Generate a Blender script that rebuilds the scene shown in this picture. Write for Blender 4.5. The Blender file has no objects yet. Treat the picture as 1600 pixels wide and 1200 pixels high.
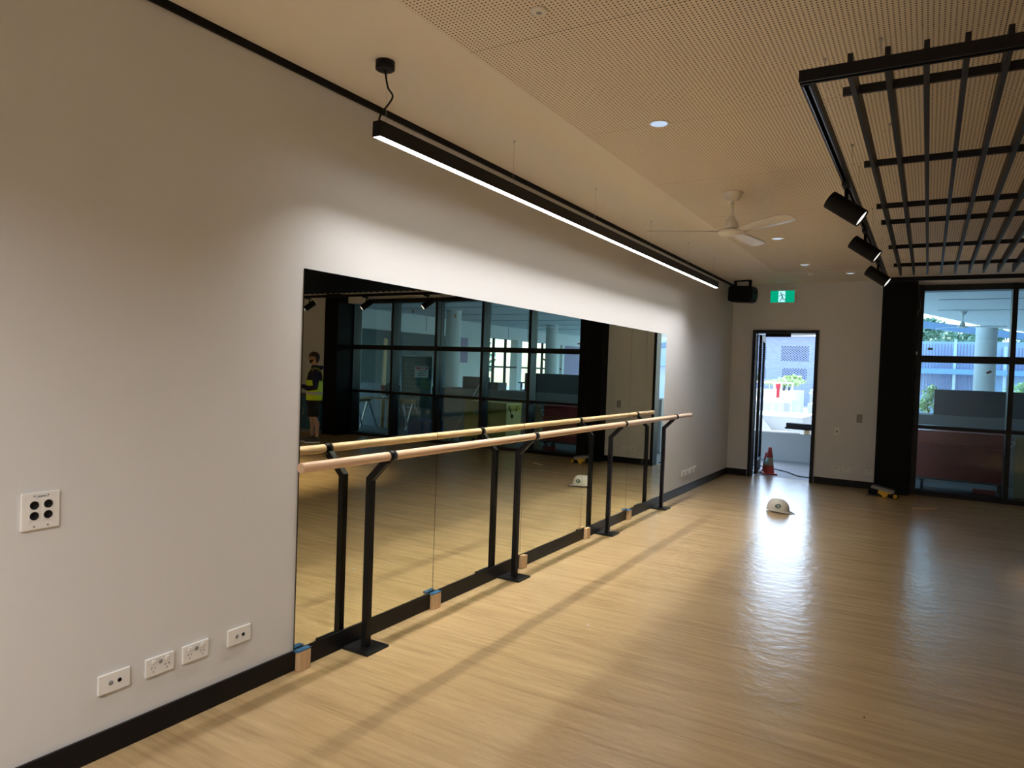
import bpy, bmesh, math, random
from mathutils import Vector, Matrix
random.seed(7)
C = bpy.context.scene.collection
PI = math.pi
H = 2.766      # ceiling
L = 10.445     # far wall

# ------------------------------------------------------------------ materials
def new_mat(name):
    m = bpy.data.materials.new(name); m.use_nodes = True
    nt = m.node_tree; nt.nodes.clear()
    out = nt.nodes.new('ShaderNodeOutputMaterial')
    return m, nt, out
def N(nt, t, **kw):
    n = nt.nodes.new(t)
    for k, v in kw.items(): setattr(n, k, v)
    return n
def pbr(name, col, rough=.5, metal=0., spec=.5, bump=0., bscale=40., var=0., vscale=(4, 4, 4), coat=0., emit=None, estr=0.):
    m, nt, out = new_mat(name)
    b = N(nt, 'ShaderNodeBsdfPrincipled')
    b.inputs['Base Color'].default_value = (*col, 1)
    b.inputs['Roughness'].default_value = rough
    b.inputs['Metallic'].default_value = metal
    b.inputs['Specular IOR Level'].default_value = spec
    b.inputs['Coat Weight'].default_value = coat
    if emit:
        b.inputs['Emission Color'].default_value = (*emit, 1); b.inputs['Emission Strength'].default_value = estr
    nt.links.new(b.outputs[0], out.inputs[0])
    tc = N(nt, 'ShaderNodeTexCoord')
    if var > 0:
        mp = N(nt, 'ShaderNodeMapping'); mp.inputs['Scale'].default_value = vscale
        nz = N(nt, 'ShaderNodeTexNoise'); nz.inputs['Scale'].default_value = 1.; nz.inputs['Detail'].default_value = 5
        nt.links.new(tc.outputs['Object'], mp.inputs[0]); nt.links.new(mp.outputs[0], nz.inputs[0])
        mx = N(nt, 'ShaderNodeMix', data_type='RGBA')
        mx.inputs[6].default_value = (*[c*(1-var) for c in col], 1)
        mx.inputs[7].default_value = (*[min(1, c*(1+var)) for c in col], 1)
        nt.links.new(nz.outputs[0], mx.inputs[0]); nt.links.new(mx.outputs[2], b.inputs['Base Color'])
    if bump > 0:
        nz2 = N(nt, 'ShaderNodeTexNoise'); nz2.inputs['Scale'].default_value = bscale; nz2.inputs['Detail'].default_value = 4
        nt.links.new(tc.outputs['Object'], nz2.inputs[0])
        bp = N(nt, 'ShaderNodeBump'); bp.inputs['Strength'].default_value = bump; bp.inputs['Distance'].default_value = .002
        nt.links.new(nz2.outputs[0], bp.inputs['Height']); nt.links.new(bp.outputs[0], b.inputs['Normal'])
    return m

M = {}
M['wall'] = pbr('wall_paint', (.68, .69, .70), .55, bump=.04, bscale=120)
M['ceil'] = pbr('ceiling_paint', (.80, .75, .66), .8, bump=.03, bscale=90)
M['black'] = pbr('satin_black_metal', (.0045, .0045, .006), .42, spec=.2)
M['blackm'] = pbr('matt_black', (.004, .004, .005), .6, spec=.2)
M['frame'] = pbr('window_frame_black', (.006, .007, .010), .45, spec=.3)
M['clad'] = pbr('black_cladding', (.004, .0045, .006), .6, spec=.12)
M['skirt'] = pbr('skirting_black', (.005, .005, .0065), .4, spec=.25)
M['white'] = pbr('white_plastic', (.78, .78, .76), .35)
M['cream'] = pbr('fan_white', (.74, .71, .65), .3)
M['grey'] = pbr('grey_plastic', (.28, .28, .28), .45)
M['dgrey'] = pbr('dark_grey_plastic', (.06, .06, .065), .5)
M['steel'] = pbr('steel', (.55, .56, .57), .3, metal=1)
M['alu'] = pbr('track_aluminium', (.45, .48, .52), .3, metal=1)
M['rail'] = pbr('beech_rail', (.66, .45, .29), .42, var=.05, vscale=(60, 1.2, 60))
M['offcut'] = pbr('pine_offcut', (.60, .40, .22), .6, var=.25, vscale=(90, 90, 6))
M['bluetape'] = pbr('blue_packer', (.02, .10, .22), .5)
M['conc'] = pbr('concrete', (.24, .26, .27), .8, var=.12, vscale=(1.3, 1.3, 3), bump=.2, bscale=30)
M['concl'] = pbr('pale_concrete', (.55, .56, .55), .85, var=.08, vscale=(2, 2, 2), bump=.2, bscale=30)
M['darkblock'] = pbr('dark_concrete', (.085, .105, .12), .75, var=.25, vscale=(8, 8, 1.2), bump=.2)
M['soffit'] = pbr('soffit_white', (.72, .74, .74), .7)
M['colwhite'] = pbr('column_paint', (.62, .63, .62), .6)
M['maroon'] = pbr('maroon_paint', (.33, .013, .026), .4)
M['yellow'] = pbr('yellow_paint', (.55, .40, .06), .4, var=.1)
M['blue'] = pbr('blue_board', (.03, .12, .22), .5)
M['orange'] = pbr('cone_orange', (.50, .06, .045), .5, var=.2, vscale=(12, 12, 12))
M['reflect'] = pbr('reflective_band', (.26, .25, .18), .4, var=.35, vscale=(20, 20, 20))
M['rubber'] = pbr('black_rubber', (.015, .015, .015), .75)
M['dewalt'] = pbr('tool_yellow', (.72, .42, .02), .4)
M['hat'] = pbr('hat_plastic', (.62, .60, .54), .4, var=.08, vscale=(25, 25, 25))
M['hatlogo'] = pbr('hat_logo', (.10, .16, .13), .5, var=.5, vscale=(60, 60, 60))
M['timber'] = pbr('timber', (.52, .36, .20), .6, var=.25, vscale=(3, 40, 40))
M['leaf'] = pbr('leaf_green', (.27, .38, .25), .55, var=.3)
M['leafl'] = pbr('pale_leaf', (.48, .60, .30), .55, var=.3)
M['bark'] = pbr('bark', (.12, .09, .07), .8)
M['roofblue'] = pbr('roof_blue_metal', (.15, .23, .36), .5)
M['slat'] = pbr('slat_mauve', (.30, .22, .34), .6, var=.2)
M['slatblue'] = pbr('slat_blue', (.50, .62, .78), .6)
M['skin'] = pbr('skin', (.46, .27, .19), .5)
M['hair'] = pbr('dark_hair', (.012, .009, .008), .6)
M['navy'] = pbr('navy_cloth', (.008, .012, .05), .85, bump=.3, bscale=60)
M['hivis'] = pbr('hivis_yellow', (.62, .85, .03), .6)
M['silver'] = pbr('silver_tape', (.55, .57, .58), .35)
M['shorts'] = pbr('black_cloth', (.010, .009, .009), .9)
M['shoe'] = pbr('shoe_grey', (.05, .05, .055), .7)
M['red'] = pbr('sign_red', (.45, .02, .03), .5)
M['signw'] = pbr('sign_white', (.62, .66, .68), .5)
M['text'] = pbr('text_black', (.02, .02, .02), .6)
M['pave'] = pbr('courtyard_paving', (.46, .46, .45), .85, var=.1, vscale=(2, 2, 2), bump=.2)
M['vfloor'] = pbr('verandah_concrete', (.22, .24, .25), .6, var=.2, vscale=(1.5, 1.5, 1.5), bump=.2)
M['brasspin'] = pbr('pin_metal', (.5, .5, .48), .3, metal=1)

def emis(name, col, s):
    m, nt, out = new_mat(name)
    e = N(nt, 'ShaderNodeEmission'); e.inputs[0].default_value = (*col, 1); e.inputs[1].default_value = s
    nt.links.new(e.outputs[0], out.inputs[0]); return m
M['led'] = emis('led_diffuser', (1., .95, .88), 8.)
M['spotlens'] = emis('spot_lens', (1., .92, .80), 1.1)
M['downl'] = emis('downlight_daylight_glow', (.62, .78, 1.), .8)  # lamps are off; bluish glow stands in for daylight reflected in them
M['exitg'] = emis('exit_green', (.0, .42, .22), .75)
M['exitw'] = emis('exit_white', (.45, .90, .95), .95)
M['exitd'] = pbr('exit_pictogram', (.0, .08, .09), .5, emit=(0, .10, .12), estr=.6)

# mirror
m, nt, out = new_mat('mirror_silver')
g = N(nt, 'ShaderNodeBsdfGlossy'); g.inputs['Color'].default_value = (.84, .86, .74, 1); g.inputs['Roughness'].default_value = 0.
nt.links.new(g.outputs[0], out.inputs[0]); M['mirror'] = m

# thin architectural glass
def glassmat(name, tint, refl=.09):
    m, nt, out = new_mat(name)
    t = N(nt, 'ShaderNodeBsdfTransparent'); t.inputs[0].default_value = (*tint, 1)
    g = N(nt, 'ShaderNodeBsdfGlossy'); g.inputs['Roughness'].default_value = .01; g.inputs['Color'].default_value = (.9, .95, 1, 1)
    lw = N(nt, 'ShaderNodeLayerWeight'); lw.inputs[0].default_value = .25
    mm = N(nt, 'ShaderNodeMath', operation='MULTIPLY_ADD'); mm.inputs[1].default_value = .5; mm.inputs[2].default_value = refl
    nt.links.new(lw.outputs['Fresnel'], mm.inputs[0])
    mx = N(nt, 'ShaderNodeMixShader')
    nt.links.new(mm.outputs[0], mx.inputs[0]); nt.links.new(t.outputs[0], mx.inputs[1]); nt.links.new(g.outputs[0], mx.inputs[2])
    nt.links.new(mx.outputs[0], out.inputs[0]); return m
M['glass'] = glassmat('tinted_glass', (.62, .77, .82), .03)
M['glassd'] = glassmat('door_glass', (.6, .75, .85), .08)

# floor : wood-look vinyl, grain along X
m, nt, out = new_mat('vinyl_wood_floor')
b = N(nt, 'ShaderNodeBsdfPrincipled'); tc = N(nt, 'ShaderNodeTexCoord')
mp = N(nt, 'ShaderNodeMapping'); mp.inputs['Scale'].default_value = (2.2, 42, 1)
nz = N(nt, 'ShaderNodeTexNoise'); nz.inputs['Scale'].default_value = 1; nz.inputs['Detail'].default_value = 7; nz.inputs['Roughness'].default_value = .62; nz.inputs['Distortion'].default_value = .6
mp2 = N(nt, 'ShaderNodeMapping'); mp2.inputs['Scale'].default_value = (.9, 9, 1)
nz2 = N(nt, 'ShaderNodeTexNoise'); nz2.inputs['Scale'].default_value = 1; nz2.inputs['Detail'].default_value = 3; nz2.inputs['Distortion'].default_value = 1.2
cr = N(nt, 'ShaderNodeValToRGB')
cr.color_ramp.elements[0].position = .26; cr.color_ramp.elements[0].color = (.28, .185, .088, 1)
cr.color_ramp.elements[1].position = .74; cr.color_ramp.elements[1].color = (.53, .385, .205, 1)
ad = N(nt, 'ShaderNodeMath', operation='ADD'); mu = N(nt, 'ShaderNodeMath', operation='MULTIPLY'); mu.inputs[1].default_value = .5
nt.links.new(tc.outputs['Object'], mp.inputs[0]); nt.links.new(mp.outputs[0], nz.inputs[0])
nt.links.new(tc.outputs['Object'], mp2.inputs[0]); nt.links.new(mp2.outputs[0], nz2.inputs[0])
nt.links.new(nz.outputs[0], ad.inputs[0]); nt.links.new(nz2.outputs[0], ad.inputs[1]); nt.links.new(ad.outputs[0], mu.inputs[0])
nt.links.new(mu.outputs[0], cr.inputs[0]); nt.links.new(cr.outputs[0], b.inputs['Base Color'])
# scuffs / footprints in the gloss
nz3 = N(nt, 'ShaderNodeTexNoise'); nz3.inputs['Scale'].default_value = 3.2; nz3.inputs['Detail'].default_value = 6; nz3.inputs['Roughness'].default_value = .65
nt.links.new(tc.outputs['Object'], nz3.inputs[0])
mr = N(nt, 'ShaderNodeMapRange'); mr.inputs[1].default_value = .35; mr.inputs[2].default_value = .7; mr.inputs[3].default_value = .225; mr.inputs[4].default_value = .262
nt.links.new(nz3.outputs[0], mr.inputs[0]); nt.links.new(mr.outputs[0], b.inputs['Roughness'])
b.inputs['Specular IOR Level'].default_value = .5
mp4 = N(nt, 'ShaderNodeMapping'); mp4.inputs['Scale'].default_value = (13, 15, 1)
nz4 = N(nt, 'ShaderNodeTexNoise'); nz4.inputs['Scale'].default_value = 1; nz4.inputs['Detail'].default_value = 3
nt.links.new(tc.outputs['Object'], mp4.inputs[0]); nt.links.new(mp4.outputs[0], nz4.inputs[0])
bp = N(nt, 'ShaderNodeBump'); bp.inputs['Strength'].default_value = .8; bp.inputs['Distance'].default_value = .0036
nt.links.new(nz4.outputs[0], bp.inputs['Height']); nt.links.new(bp.outputs[0], b.inputs['Normal'])
nt.links.new(b.outputs[0], out.inputs[0]); M['floor'] = m

# perforated ceiling lining
m, nt, out = new_mat('perforated_lining')
b = N(nt, 'ShaderNodeBsdfPrincipled'); b.inputs['Roughness'].default_value = .8
tc = N(nt, 'ShaderNodeTexCoord'); sp = N(nt, 'ShaderNodeSeparateXYZ'); nt.links.new(tc.outputs['Object'], sp.inputs[0])
def mth(op, a, bb=None, cc=None):
    n = N(nt, 'ShaderNodeMath', operation=op)
    for i, v in enumerate((a, bb, cc)):
        if v is None: continue
        if isinstance(v, (int, float)): n.inputs[i].default_value = v
        else: nt.links.new(v, n.inputs[i])
    return n.outputs[0]
P_ = .0176
fx = mth('SUBTRACT', mth('FRACT', mth('DIVIDE', sp.outputs[0], P_)), .5)
fy = mth('SUBTRACT', mth('FRACT', mth('DIVIDE', sp.outputs[1], P_)), .5)
d2 = mth('SQRT', mth('ADD', mth('MULTIPLY', fx, fx), mth('MULTIPLY', fy, fy)))
hole = mth('LESS_THAN', d2, .215)
jy = mth('LESS_THAN', mth('FRACT', mth('DIVIDE', mth('ADD', sp.outputs[1], -2.432+1.148*6), 1.148)), .0035)
jx = mth('LESS_THAN', mth('FRACT', mth('DIVIDE', mth('ADD', sp.outputs[0], -2.68+1.9*2), 1.9)), .0022)
dark = mth('MAXIMUM', hole, mth('MULTIPLY', mth('MAXIMUM', jy, jx), .55))
mx = N(nt, 'ShaderNodeMix', data_type='RGBA'); mx.inputs[6].default_value = (.80, .72, .60, 1); mx.inputs[7].default_value = (.05, .035, .022, 1)
nt.links.new(dark, mx.inputs[0]); nt.links.new(mx.outputs[2], b.inputs['Base Color']); nt.links.new(b.outputs[0], out.inputs[0]); M['perf'] = m

# brick
m, nt, out = new_mat('brick')
b = N(nt, 'ShaderNodeBsdfPrincipled'); b.inputs['Roughness'].default_value = .7
tc = N(nt, 'ShaderNodeTexCoord'); mp = N(nt, 'ShaderNodeMapping'); mp.inputs['Rotation'].default_value = (PI/2, 0, 0)
bk = N(nt, 'ShaderNodeTexBrick'); bk.inputs['Scale'].default_value = 1; bk.inputs['Brick Width'].default_value = .24; bk.inputs['Row Height'].default_value = .086
bk.inputs['Mortar Size'].default_value = .008; bk.inputs['Color1'].default_value = (.24, .29, .44, 1); bk.inputs['Color2'].default_value = (.29, .34, .50, 1); bk.inputs['Mortar'].default_value = (.30, .36, .52, 1)
nt.links.new(tc.outputs['Object'], mp.inputs[0]); nt.links.new(mp.outputs[0], bk.inputs[0]); nt.links.new(bk.outputs[0], b.inputs['Base Color']); nt.links.new(b.outputs[0], out.inputs[0]); M['brick'] = m

# ------------------------------------------------------------------ mesh helpers
def bm_new(): return bmesh.new()
def box(bm, x0, x1, y0, y1, z0, z1, bev=0., mi=0):
    r = bmesh.ops.create_cube(bm, size=1)
    vs = r['verts']
    bmesh.ops.scale(bm, vec=(abs(x1-x0), abs(y1-y0), abs(z1-z0)), verts=vs)
    bmesh.ops.translate(bm, vec=((x0+x1)/2, (y0+y1)/2, (z0+z1)/2), verts=vs)
    fs = {f for v in vs for f in v.link_faces}
    for f in fs: f.material_index = mi
    if bev > 0:
        es = list({e for v in vs for e in v.link_edges})
        bmesh.ops.bevel(bm, geom=es, offset=bev, segments=2, affect='EDGES', profile=.6)
    return vs
def frame_of(d):
    d = Vector(d).normalized()
    up = Vector((0, 0, 1)) if abs(d.z) < .95 else Vector((1, 0, 0))
    a = d.cross(up).normalized(); b = a.cross(d).normalized()
    return a, b
def loft(bm, rings, cap=True, mi=0):
    """rings : list of lists of Vector (same length)"""
    vr = [[bm.verts.new(p) for p in r] for r in rings]
    n = len(vr[0])
    for i in range(len(vr)-1):
        for k in range(n):
            f = bm.faces.new((vr[i][k], vr[i][(k+1) % n], vr[i+1][(k+1) % n], vr[i+1][k])); f.material_index = mi; f.smooth = True
    if cap:
        f = bm.faces.new(vr[0][::-1]); f.material_index = mi
        f = bm.faces.new(vr[-1]); f.material_index = mi
    return vr
def tube(bm, pts, r, n=10, mi=0, cap=True):
    pts = [Vector(p) for p in pts]
    rs = r if isinstance(r, (list, tuple)) else [r]*len(pts)
    rings = []
    a = None
    for i, p in enumerate(pts):
        d = (pts[min(i+1, len(pts)-1)]-pts[max(i-1, 0)]).normalized()
        if a is None: a, b = frame_of(d)
        else:
            a = (a - d*a.dot(d)).normalized(); b = a.cross(d).normalized()
        rings.append([p+(a*math.cos(2*PI*k/n)+b*math.sin(2*PI*k/n))*rs[i] for k in range(n)])
    loft(bm, rings, cap, mi)
def bar(bm, p0, p1, w, h, mi=0):
    """rectangular bar, w across horizontally, h the other way"""
    p0 = Vector(p0); p1 = Vector(p1); a, b = frame_of(p1-p0)
    rings = [[p+a*sx*w/2+b*sy*h/2 for sx, sy in ((-1, -1), (1, -1), (1, 1), (-1, 1))] for p in (p0, p1)]
    vr = loft(bm, rings, True, mi)
    for v in vr[0]+vr[1]:
        for f in v.link_faces: f.smooth = False
def lathe(bm, c, prof, n=32, mi=0, axis='z'):
    """prof: list (r, h) along the axis; closed at the ends when r == 0"""
    c = Vector(c); rings = []
    for r, h in prof:
        r = max(r, 1e-4); ring = []
        for k in range(n):
            a = 2*PI*k/n
            if axis == 'z': ring.append(c+Vector((r*math.cos(a), r*math.sin(a), h)))
            elif axis == 'x': ring.append(c+Vector((h, r*math.cos(a), r*math.sin(a))))
            else: ring.append(c+Vector((r*math.sin(a), h, r*math.cos(a))))
        rings.append(ring)
    loft(bm, rings, True, mi)
def quad(bm, ps, mi=0):
    f = bm.faces.new([bm.verts.new(p) for p in ps]); f.material_index = mi
def prism(bm, pts, ext, mi=0):
    """polygon pts extruded by the vector ext"""
    ext = Vector(ext); a = [bm.verts.new(p) for p in pts]; b = [bm.verts.new(Vector(p)+ext) for p in pts]
    n = len(a)
    bm.faces.new(a).material_index = mi; bm.faces.new(b[::-1]).material_index = mi
    for k in range(n): bm.faces.new((a[k], b[k], b[(k+1) % n], a[(k+1) % n])).material_index = mi
def obj(name, bm, mats, parent=None, label=None, smooth=False):
    bmesh.ops.recalc_face_normals(bm, faces=bm.faces[:])
    me = bpy.data.meshes.new(name); 
    if smooth:
        for f in bm.faces: f.smooth = True
    bm.to_mesh(me); bm.free()
    if not isinstance(mats, (list, tuple)): mats = [mats]
    for mm in mats: me.materials.append(M[mm] if isinstance(mm, str) else mm)
    try: me.shade_auto_smooth
    except Exception: pass
    o = bpy.data.objects.new(name, me); C.objects.link(o)
    if parent: o.parent = parent
    if label: o['label'] = label
    return o
def tag(o, label, cat, group=None, kind=None):
    o['label'] = label; o['category'] = cat
    if group: o['group'] = group
    if kind: o['kind'] = kind
    return o
def thing(name, label, cat, loc=(0, 0, 0), rz=0, group=None):
    o = bpy.data.objects.new(name, None); C.objects.link(o); o.empty_display_size = .1
    o.location = loc; o.rotation_euler = (0, 0, rz)
    return tag(o, label, cat, group)
def struct(name, bm, mats, label=None, parent=None):
    o = obj(name, bm, mats, parent)
    o['kind'] = 'structure'
    if label: o['label'] = label
    return o
def dup(root, loc=None, rz=None, label=None, group=None):
    r = root.copy(); C.objects.link(r)
    if loc is not None: r.location = loc
    if rz is not None: r.rotation_euler = (0, 0, rz)
    if label: r['label'] = label
    if group: r['group'] = group
    for ch in list(root.children):
        c = ch.copy(); C.objects.link(c); c.parent = r
        for g in ch.children:
            d = g.copy(); C.objects.link(d); d.parent = c
    return r
def text_bm(bm, s, origin, xdir, updir, size, mi=0):
    """flat lettering as mesh: drawn from a small stroke font"""
    F = {'D': ['110', '101', '101', '101', '110'], 'A': ['010', '101', '111', '101', '101'], 'N': ['1001', '1101', '1011', '1001', '1001'],
         'G': ['0111', '1000', '1011', '1001', '0111'], 'E': ['111', '100', '110', '100', '111'], 'R': ['110', '101', '110', '101', '101'],
         'P': ['110', '101', '110', '100', '100'], 'L': ['100', '100', '100', '100', '111'], 'U': ['101', '101', '101', '101', '111'],
         'M': ['10001', '11011', '10101', '10001', '10001'], 'T': ['111', '010', '010', '010', '010'], ' ': ['00', '00', '00', '00', '00']}
    o = Vector(origin); x = Vector(xdir).normalized(); u = Vector(updir).normalized(); px = size/5; cur = 0
    nrm = x.cross(u).normalized()
    for ch in s:
        g = F[ch]
        for r, row in enumerate(g):
            for c_, v in enumerate(row):
                if v == '1':
                    p = o+x*(cur+c_)*px+u*(4-r)*px
                    prism(bm, [p, p+x*px, p+x*px+u*px, p+u*px], nrm*.0008, mi)
        cur += len(g[0])+1

# ------------------------------------------------------------------ camera
cam = bpy.data.cameras.new('camera'); co = bpy.data.objects.new('camera', cam); C.objects.link(co)
r_ = Vector((0.85848506, 0.51159908, 0.03563394)); u_ = Vector((-0.04279373, 0.0022216, 0.99908146)); f_ = Vector((-0.51104999, 0.85922142, -0.02380044))
co.matrix_world = Matrix(((r_.x, u_.x, -f_.x, 2.4936), (r_.y, u_.y, -f_.y, 0), (r_.z, u_.z, -f_.z, 1.45), (0, 0, 0, 1)))
cam.sensor_width = 36; cam.lens = 1091.57/1600*36; cam.clip_start = .02; cam.clip_end = 400
bpy.context.scene.camera = co

# ------------------------------------------------------------------ room shell
XR = 9.2; YB = -3.2
bm = bm_new(); box(bm, -.15, XR+.15, YB-.15, 10.64, -.12, 0); struct('floor', bm, 'floor', 'wood look vinyl floor with dusty scuffs')
bm = bm_new(); box(bm, -.15, XR+.15, YB-.15, L+.2, H, H+.2); cl = struct('ceiling', bm, 'ceil')
bm = bm_new(); box(bm, .785, XR-.6, YB+.4, 9.27, H-.003, H+.001); pl = struct('perforated_lining', bm, 'perf', 'perforated acoustic lining', cl)
bm = bm_new(); box(bm, -.15, 0, YB-.15, L+.2, 0, H); struct('wall_left', bm, 'wall')
bm = bm_new(); box(bm, XR, XR+.15, YB-.15, L+.2, 0, H); struct('wall_right', bm, 'wall')
bm = bm_new(); box(bm, 0, XR, YB-.15, YB, 0, H); struct('wall_back', bm, 'wall')
bm = bm_new()
box(bm, 0, .315, L, L+.2, 0, H); box(bm, .315, 1.165, L, L+.2, 2.10, H)
box(bm, 1.165, 2.40, L, L+.2, 0, H); box(bm, 2.40, 7.44, L, L+.2, 2.69, H); box(bm, 7.44, XR, L, L+.2, 0, H)
box(bm, 1.305, 2.0, L-.018, L+.01, 0, H)
struct('wall_far', bm, 'wall')
def skirt(name, x0, x1, y0, y1):
    bm = bm_new(); box(bm, x0, x1, y0, y1, 0, .093, .002); struct(name, bm, 'skirt')
skirt('baseboard_left', 0, .012, YB, L)
bm = bm_new(); box(bm, .012, .29, L-.012, L, 0, .093, .002); box(bm, 1.19, 1.305, L-.012, L, 0, .093, .002); box(bm, 1.305, 1.94, L-.03, L-.018, 0, .093, .002)
struct('baseboard_far', bm, 'skirt')
skirt('baseboard_right', XR-.012, XR, YB, L)
bm = bm_new(); box(bm, 0, .014, YB, L, 2.735, H-.0005); struct('trim_1', bm, 'blackm', 'black shadow line where left wall meets ceiling')
# black clad columns either side of the window wall
bm = bm_new(); box(bm, 1.945, 2.335, 10.18, L-.012, 0, H-.002, .004); struct('trim_2', bm, 'clad', 'black clad column between white wall and windows')
bm = bm_new(); box(bm, 7.42, 7.78, 9.95, L-.001, 0, H-.002, .004); struct('trim_3', bm, 'clad', 'black clad column at far end of windows')
bm = bm_new(); box(bm, 6.97, 7.41, 10.2, L-.001, 2.60, H-.001); struct('trim_4', bm, 'wall', 'small boxed bulkhead above last window')

# door opening
d = bm_new()
box(d, .300, .345, L-.03, L+.17, 0, 2.112, .003); box(d, 1.135, 1.180, L-.03, L+.17, 0, 2.112, .003); box(d, .3455, 1.1345, L-.03, L+.17, 2.067, 2.112, .003)
dr = struct('door_1', d, 'frame', 'open doorway with black frame')
ang = math.radians(97)
lf = bm_new()
# leaf in local coords: hinge at origin, x along leaf
box(lf, 0, .09, -.02, .02, .01, 2.055, .003); box(lf, .67, .76, -.02, .02, .01, 2.055, .003); box(lf, .0905, .6695, -.02, .02, 1.965, 2.055, .003); box(lf, .0905, .6695, -.02, .02, .01, .20, .003)
leaf = struct('door_leaf', lf, 'frame', 'black glazed door leaf swung outward', dr); leaf.location = (.370, L+.19, 0); leaf.rotation_euler = (0, 0, ang)
g = bm_new(); box(g, .092, .668, -.004, .004, .202, 1.963); o = struct('pane', g, 'glassd', None, leaf)
g = bm_new(); tube(g, [(.70, .021, .95), (.70, .06, .95), (.70, .06, 1.15), (.70, .021, 1.15)], .01); o = struct('door_handle', g, 'steel', None, leaf)
g = bm_new(); box(g, .46, .80, L+.06, L+.11, 2.02, 2.066, .004); bar(g, (.55, L+.12, 2.035), (.42, L+.3, 2.035), .02, .012); struct('door_closer', g, 'blackm', None, dr)

# window wall : five bays
mull = [2.375, 3.36, 4.325, 5.35, 6.396, 7.43]
YF, YG = 10.36, 10.50
for i in range(5):
    a, b_ = mull[i], mull[i+1]
    f = bm_new()
    la = .035 if i == 0 else .0275
    x0 = a+la; x1 = b_-(.0275 if i < 4 else .04)
    if i == 0: box(f, a-.035, x0, YF, 10.58, 0, 2.69, .002)
    box(f, x1, (b_+.0275) if i < 4 else 7.44, YF, 10.58, 0, 2.69, .002)
    for z0, z1 in ((.0, .055), (.852, .898), (1.705, 1.79), (2.615, 2.69)):
        box(f, x0-.001, x1+.001, YF+.02, 10.57, z0, z1, .002)
    w = struct('window_%d' % (i+1), f, 'frame', 'black framed full height window bay %s' % ['beside the doorway wall', 'second from the doorway wall', 'in the middle of the window wall', 'fourth from the doorway wall', 'at the far end of the window wall'][i])
    for z0, z1 in ((.055, .852), (.898, 1.705), (1.79, 2.615)):
        p = bm_new(); box(p, x0, x1, YG, YG+.006, z0, z1); struct('pane', p, 'glass', None, w)

# ------------------------------------------------------------------ mirrors
ys = [2.278, 3.339, 4.378, 5.405, 6.432, 7.470]
mlab = ['tall wall mirror panel at the near end of the row of mirrors', 'wall mirror panel second from the near end', 'wall mirror panel in the middle of the row',
        'wall mirror panel second from the far end', 'wall mirror panel at the far end beside the bare white wall']
for i in range(5):
    t = bm_new(); box(t, .0005, .0055, ys[i]+.0012, ys[i+1]-.0012, .094, 1.872)
    o = obj('wall_mirror', t, ['blackm']); tag(o, mlab[i], 'mirror', 'mirror panels on the left wall')
    fc = bm_new(); quad(fc, [(.006, ys[i]+.0022, .095), (.006, ys[i+1]-.0022, .095), (.006, ys[i+1]-.0022, 1.871), (.006, ys[i]+.0022, 1.871)])
    obj('mirror_face', fc, 'mirror', o, 'silvered reflecting face')

# timber packers under the mirror joints
bl = [(2.313, 0, 1, 'pine offcut with blue packers under the near edge of the mirrors'), (3.34, .0, 1, 'pine offcut with blue packers under the first mirror joint'),
      (4.385, .16, 0, 'leaning pine offcut under the second mirror joint behind a barre foot'), (5.49, .10, 0, 'leaning pine offcut with a knot under the third mirror joint'), (6.47, .05, 1, 'pine offcut under the last mirror joint')]
for i, (y, tilt, pk, lab) in enumerate(bl):
    t = thing('timber_offcut', lab, 'wood block', (.0305, y, 0), 0, 'pine offcuts propping up the mirrors')
    b = bm_new(); vs = box(b, -.0155, .0155, -.033, .033, .0, .092, .0015)
    o = obj('block', b, 'offcut', t)
    bmesh_rot = Matrix.Rotation(-tilt*.5, 4, 'X'); o.data.transform(Matrix.Translation((0, 0, .0167*math.sin(tilt*.5)*2)) @ bmesh_rot)
    if pk:
        b = bm_new(); box(b, -.017, .014, -.045, .030, .0925, .0955); box(b, -.016, .016, -.038, .036, .0958, .0985); obj('packer', b, 'bluetape', t, 'blue plastic packer')

# ------------------------------------------------------------------ ballet barre
br = thing('ballet_barre', 'long beech ballet barre on four black cranked floor stands in front of the mirrors', 'ballet barre', (0.1, 4.95, 0))
def loc(o, w):  # place child given in world coordinates
    o.location = -Vector(w.location); return o
b = bm_new(); tube(b, [(.225, 2.085, .99), (.225, 2.09, .99), (.225, 7.755, .99), (.225, 7.76, .99)], [.0195, .0225, .0225, .0195], 28); loc(obj('rail', b, 'rail', br, 'pale round timber handrail'), br)
for y in (2.665, 4.145, 5.775, 7.225):
    b = bm_new(); w = .034
    # post and 45 degree arm as one mitred section
    prof = [((.10, y, .012), (1, 0, 0)), ((.10, y, .862), (.924, 0, -.383)), ((.203, y, .965), (.707, 0, -.707))]
    rings = []
    for p, a in prof:
        p = Vector(p); a = Vector(a); s = w/2/(.924 if abs(a.x-.924) < .01 else 1)
        rings.append([p+a*s*sx+Vector((0, 1, 0))*w/2*sy for sx, sy in ((-1, -1), (1, -1), (1, 1), (-1, 1))])
    loft(b, rings)
    for f in b.faces: f.smooth = False
    st = loc(obj('stand', b, 'black', br), br)
    b = bm_new(); box(b, .016, .184, y-.08, y+.08, .0, .012, .002); o = obj('base_plate', b, 'black', st)
    b = bm_new()
    n = 24; rings = []
    for k in range(n):
        a = 2*PI*k/n; c_, s_ = math.cos(a), math.sin(a)
        rings.append([Vector((.225+r*c_, y+dy, .99+r*s_)) for r, dy in ((.0232, -.022), (.0275, -.022), (.0275, .022), (.0232, .022))])
    rings.append(rings[0]); loft(b, rings, False)
    obj('clamp_ring', b, 'black', st)

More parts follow.
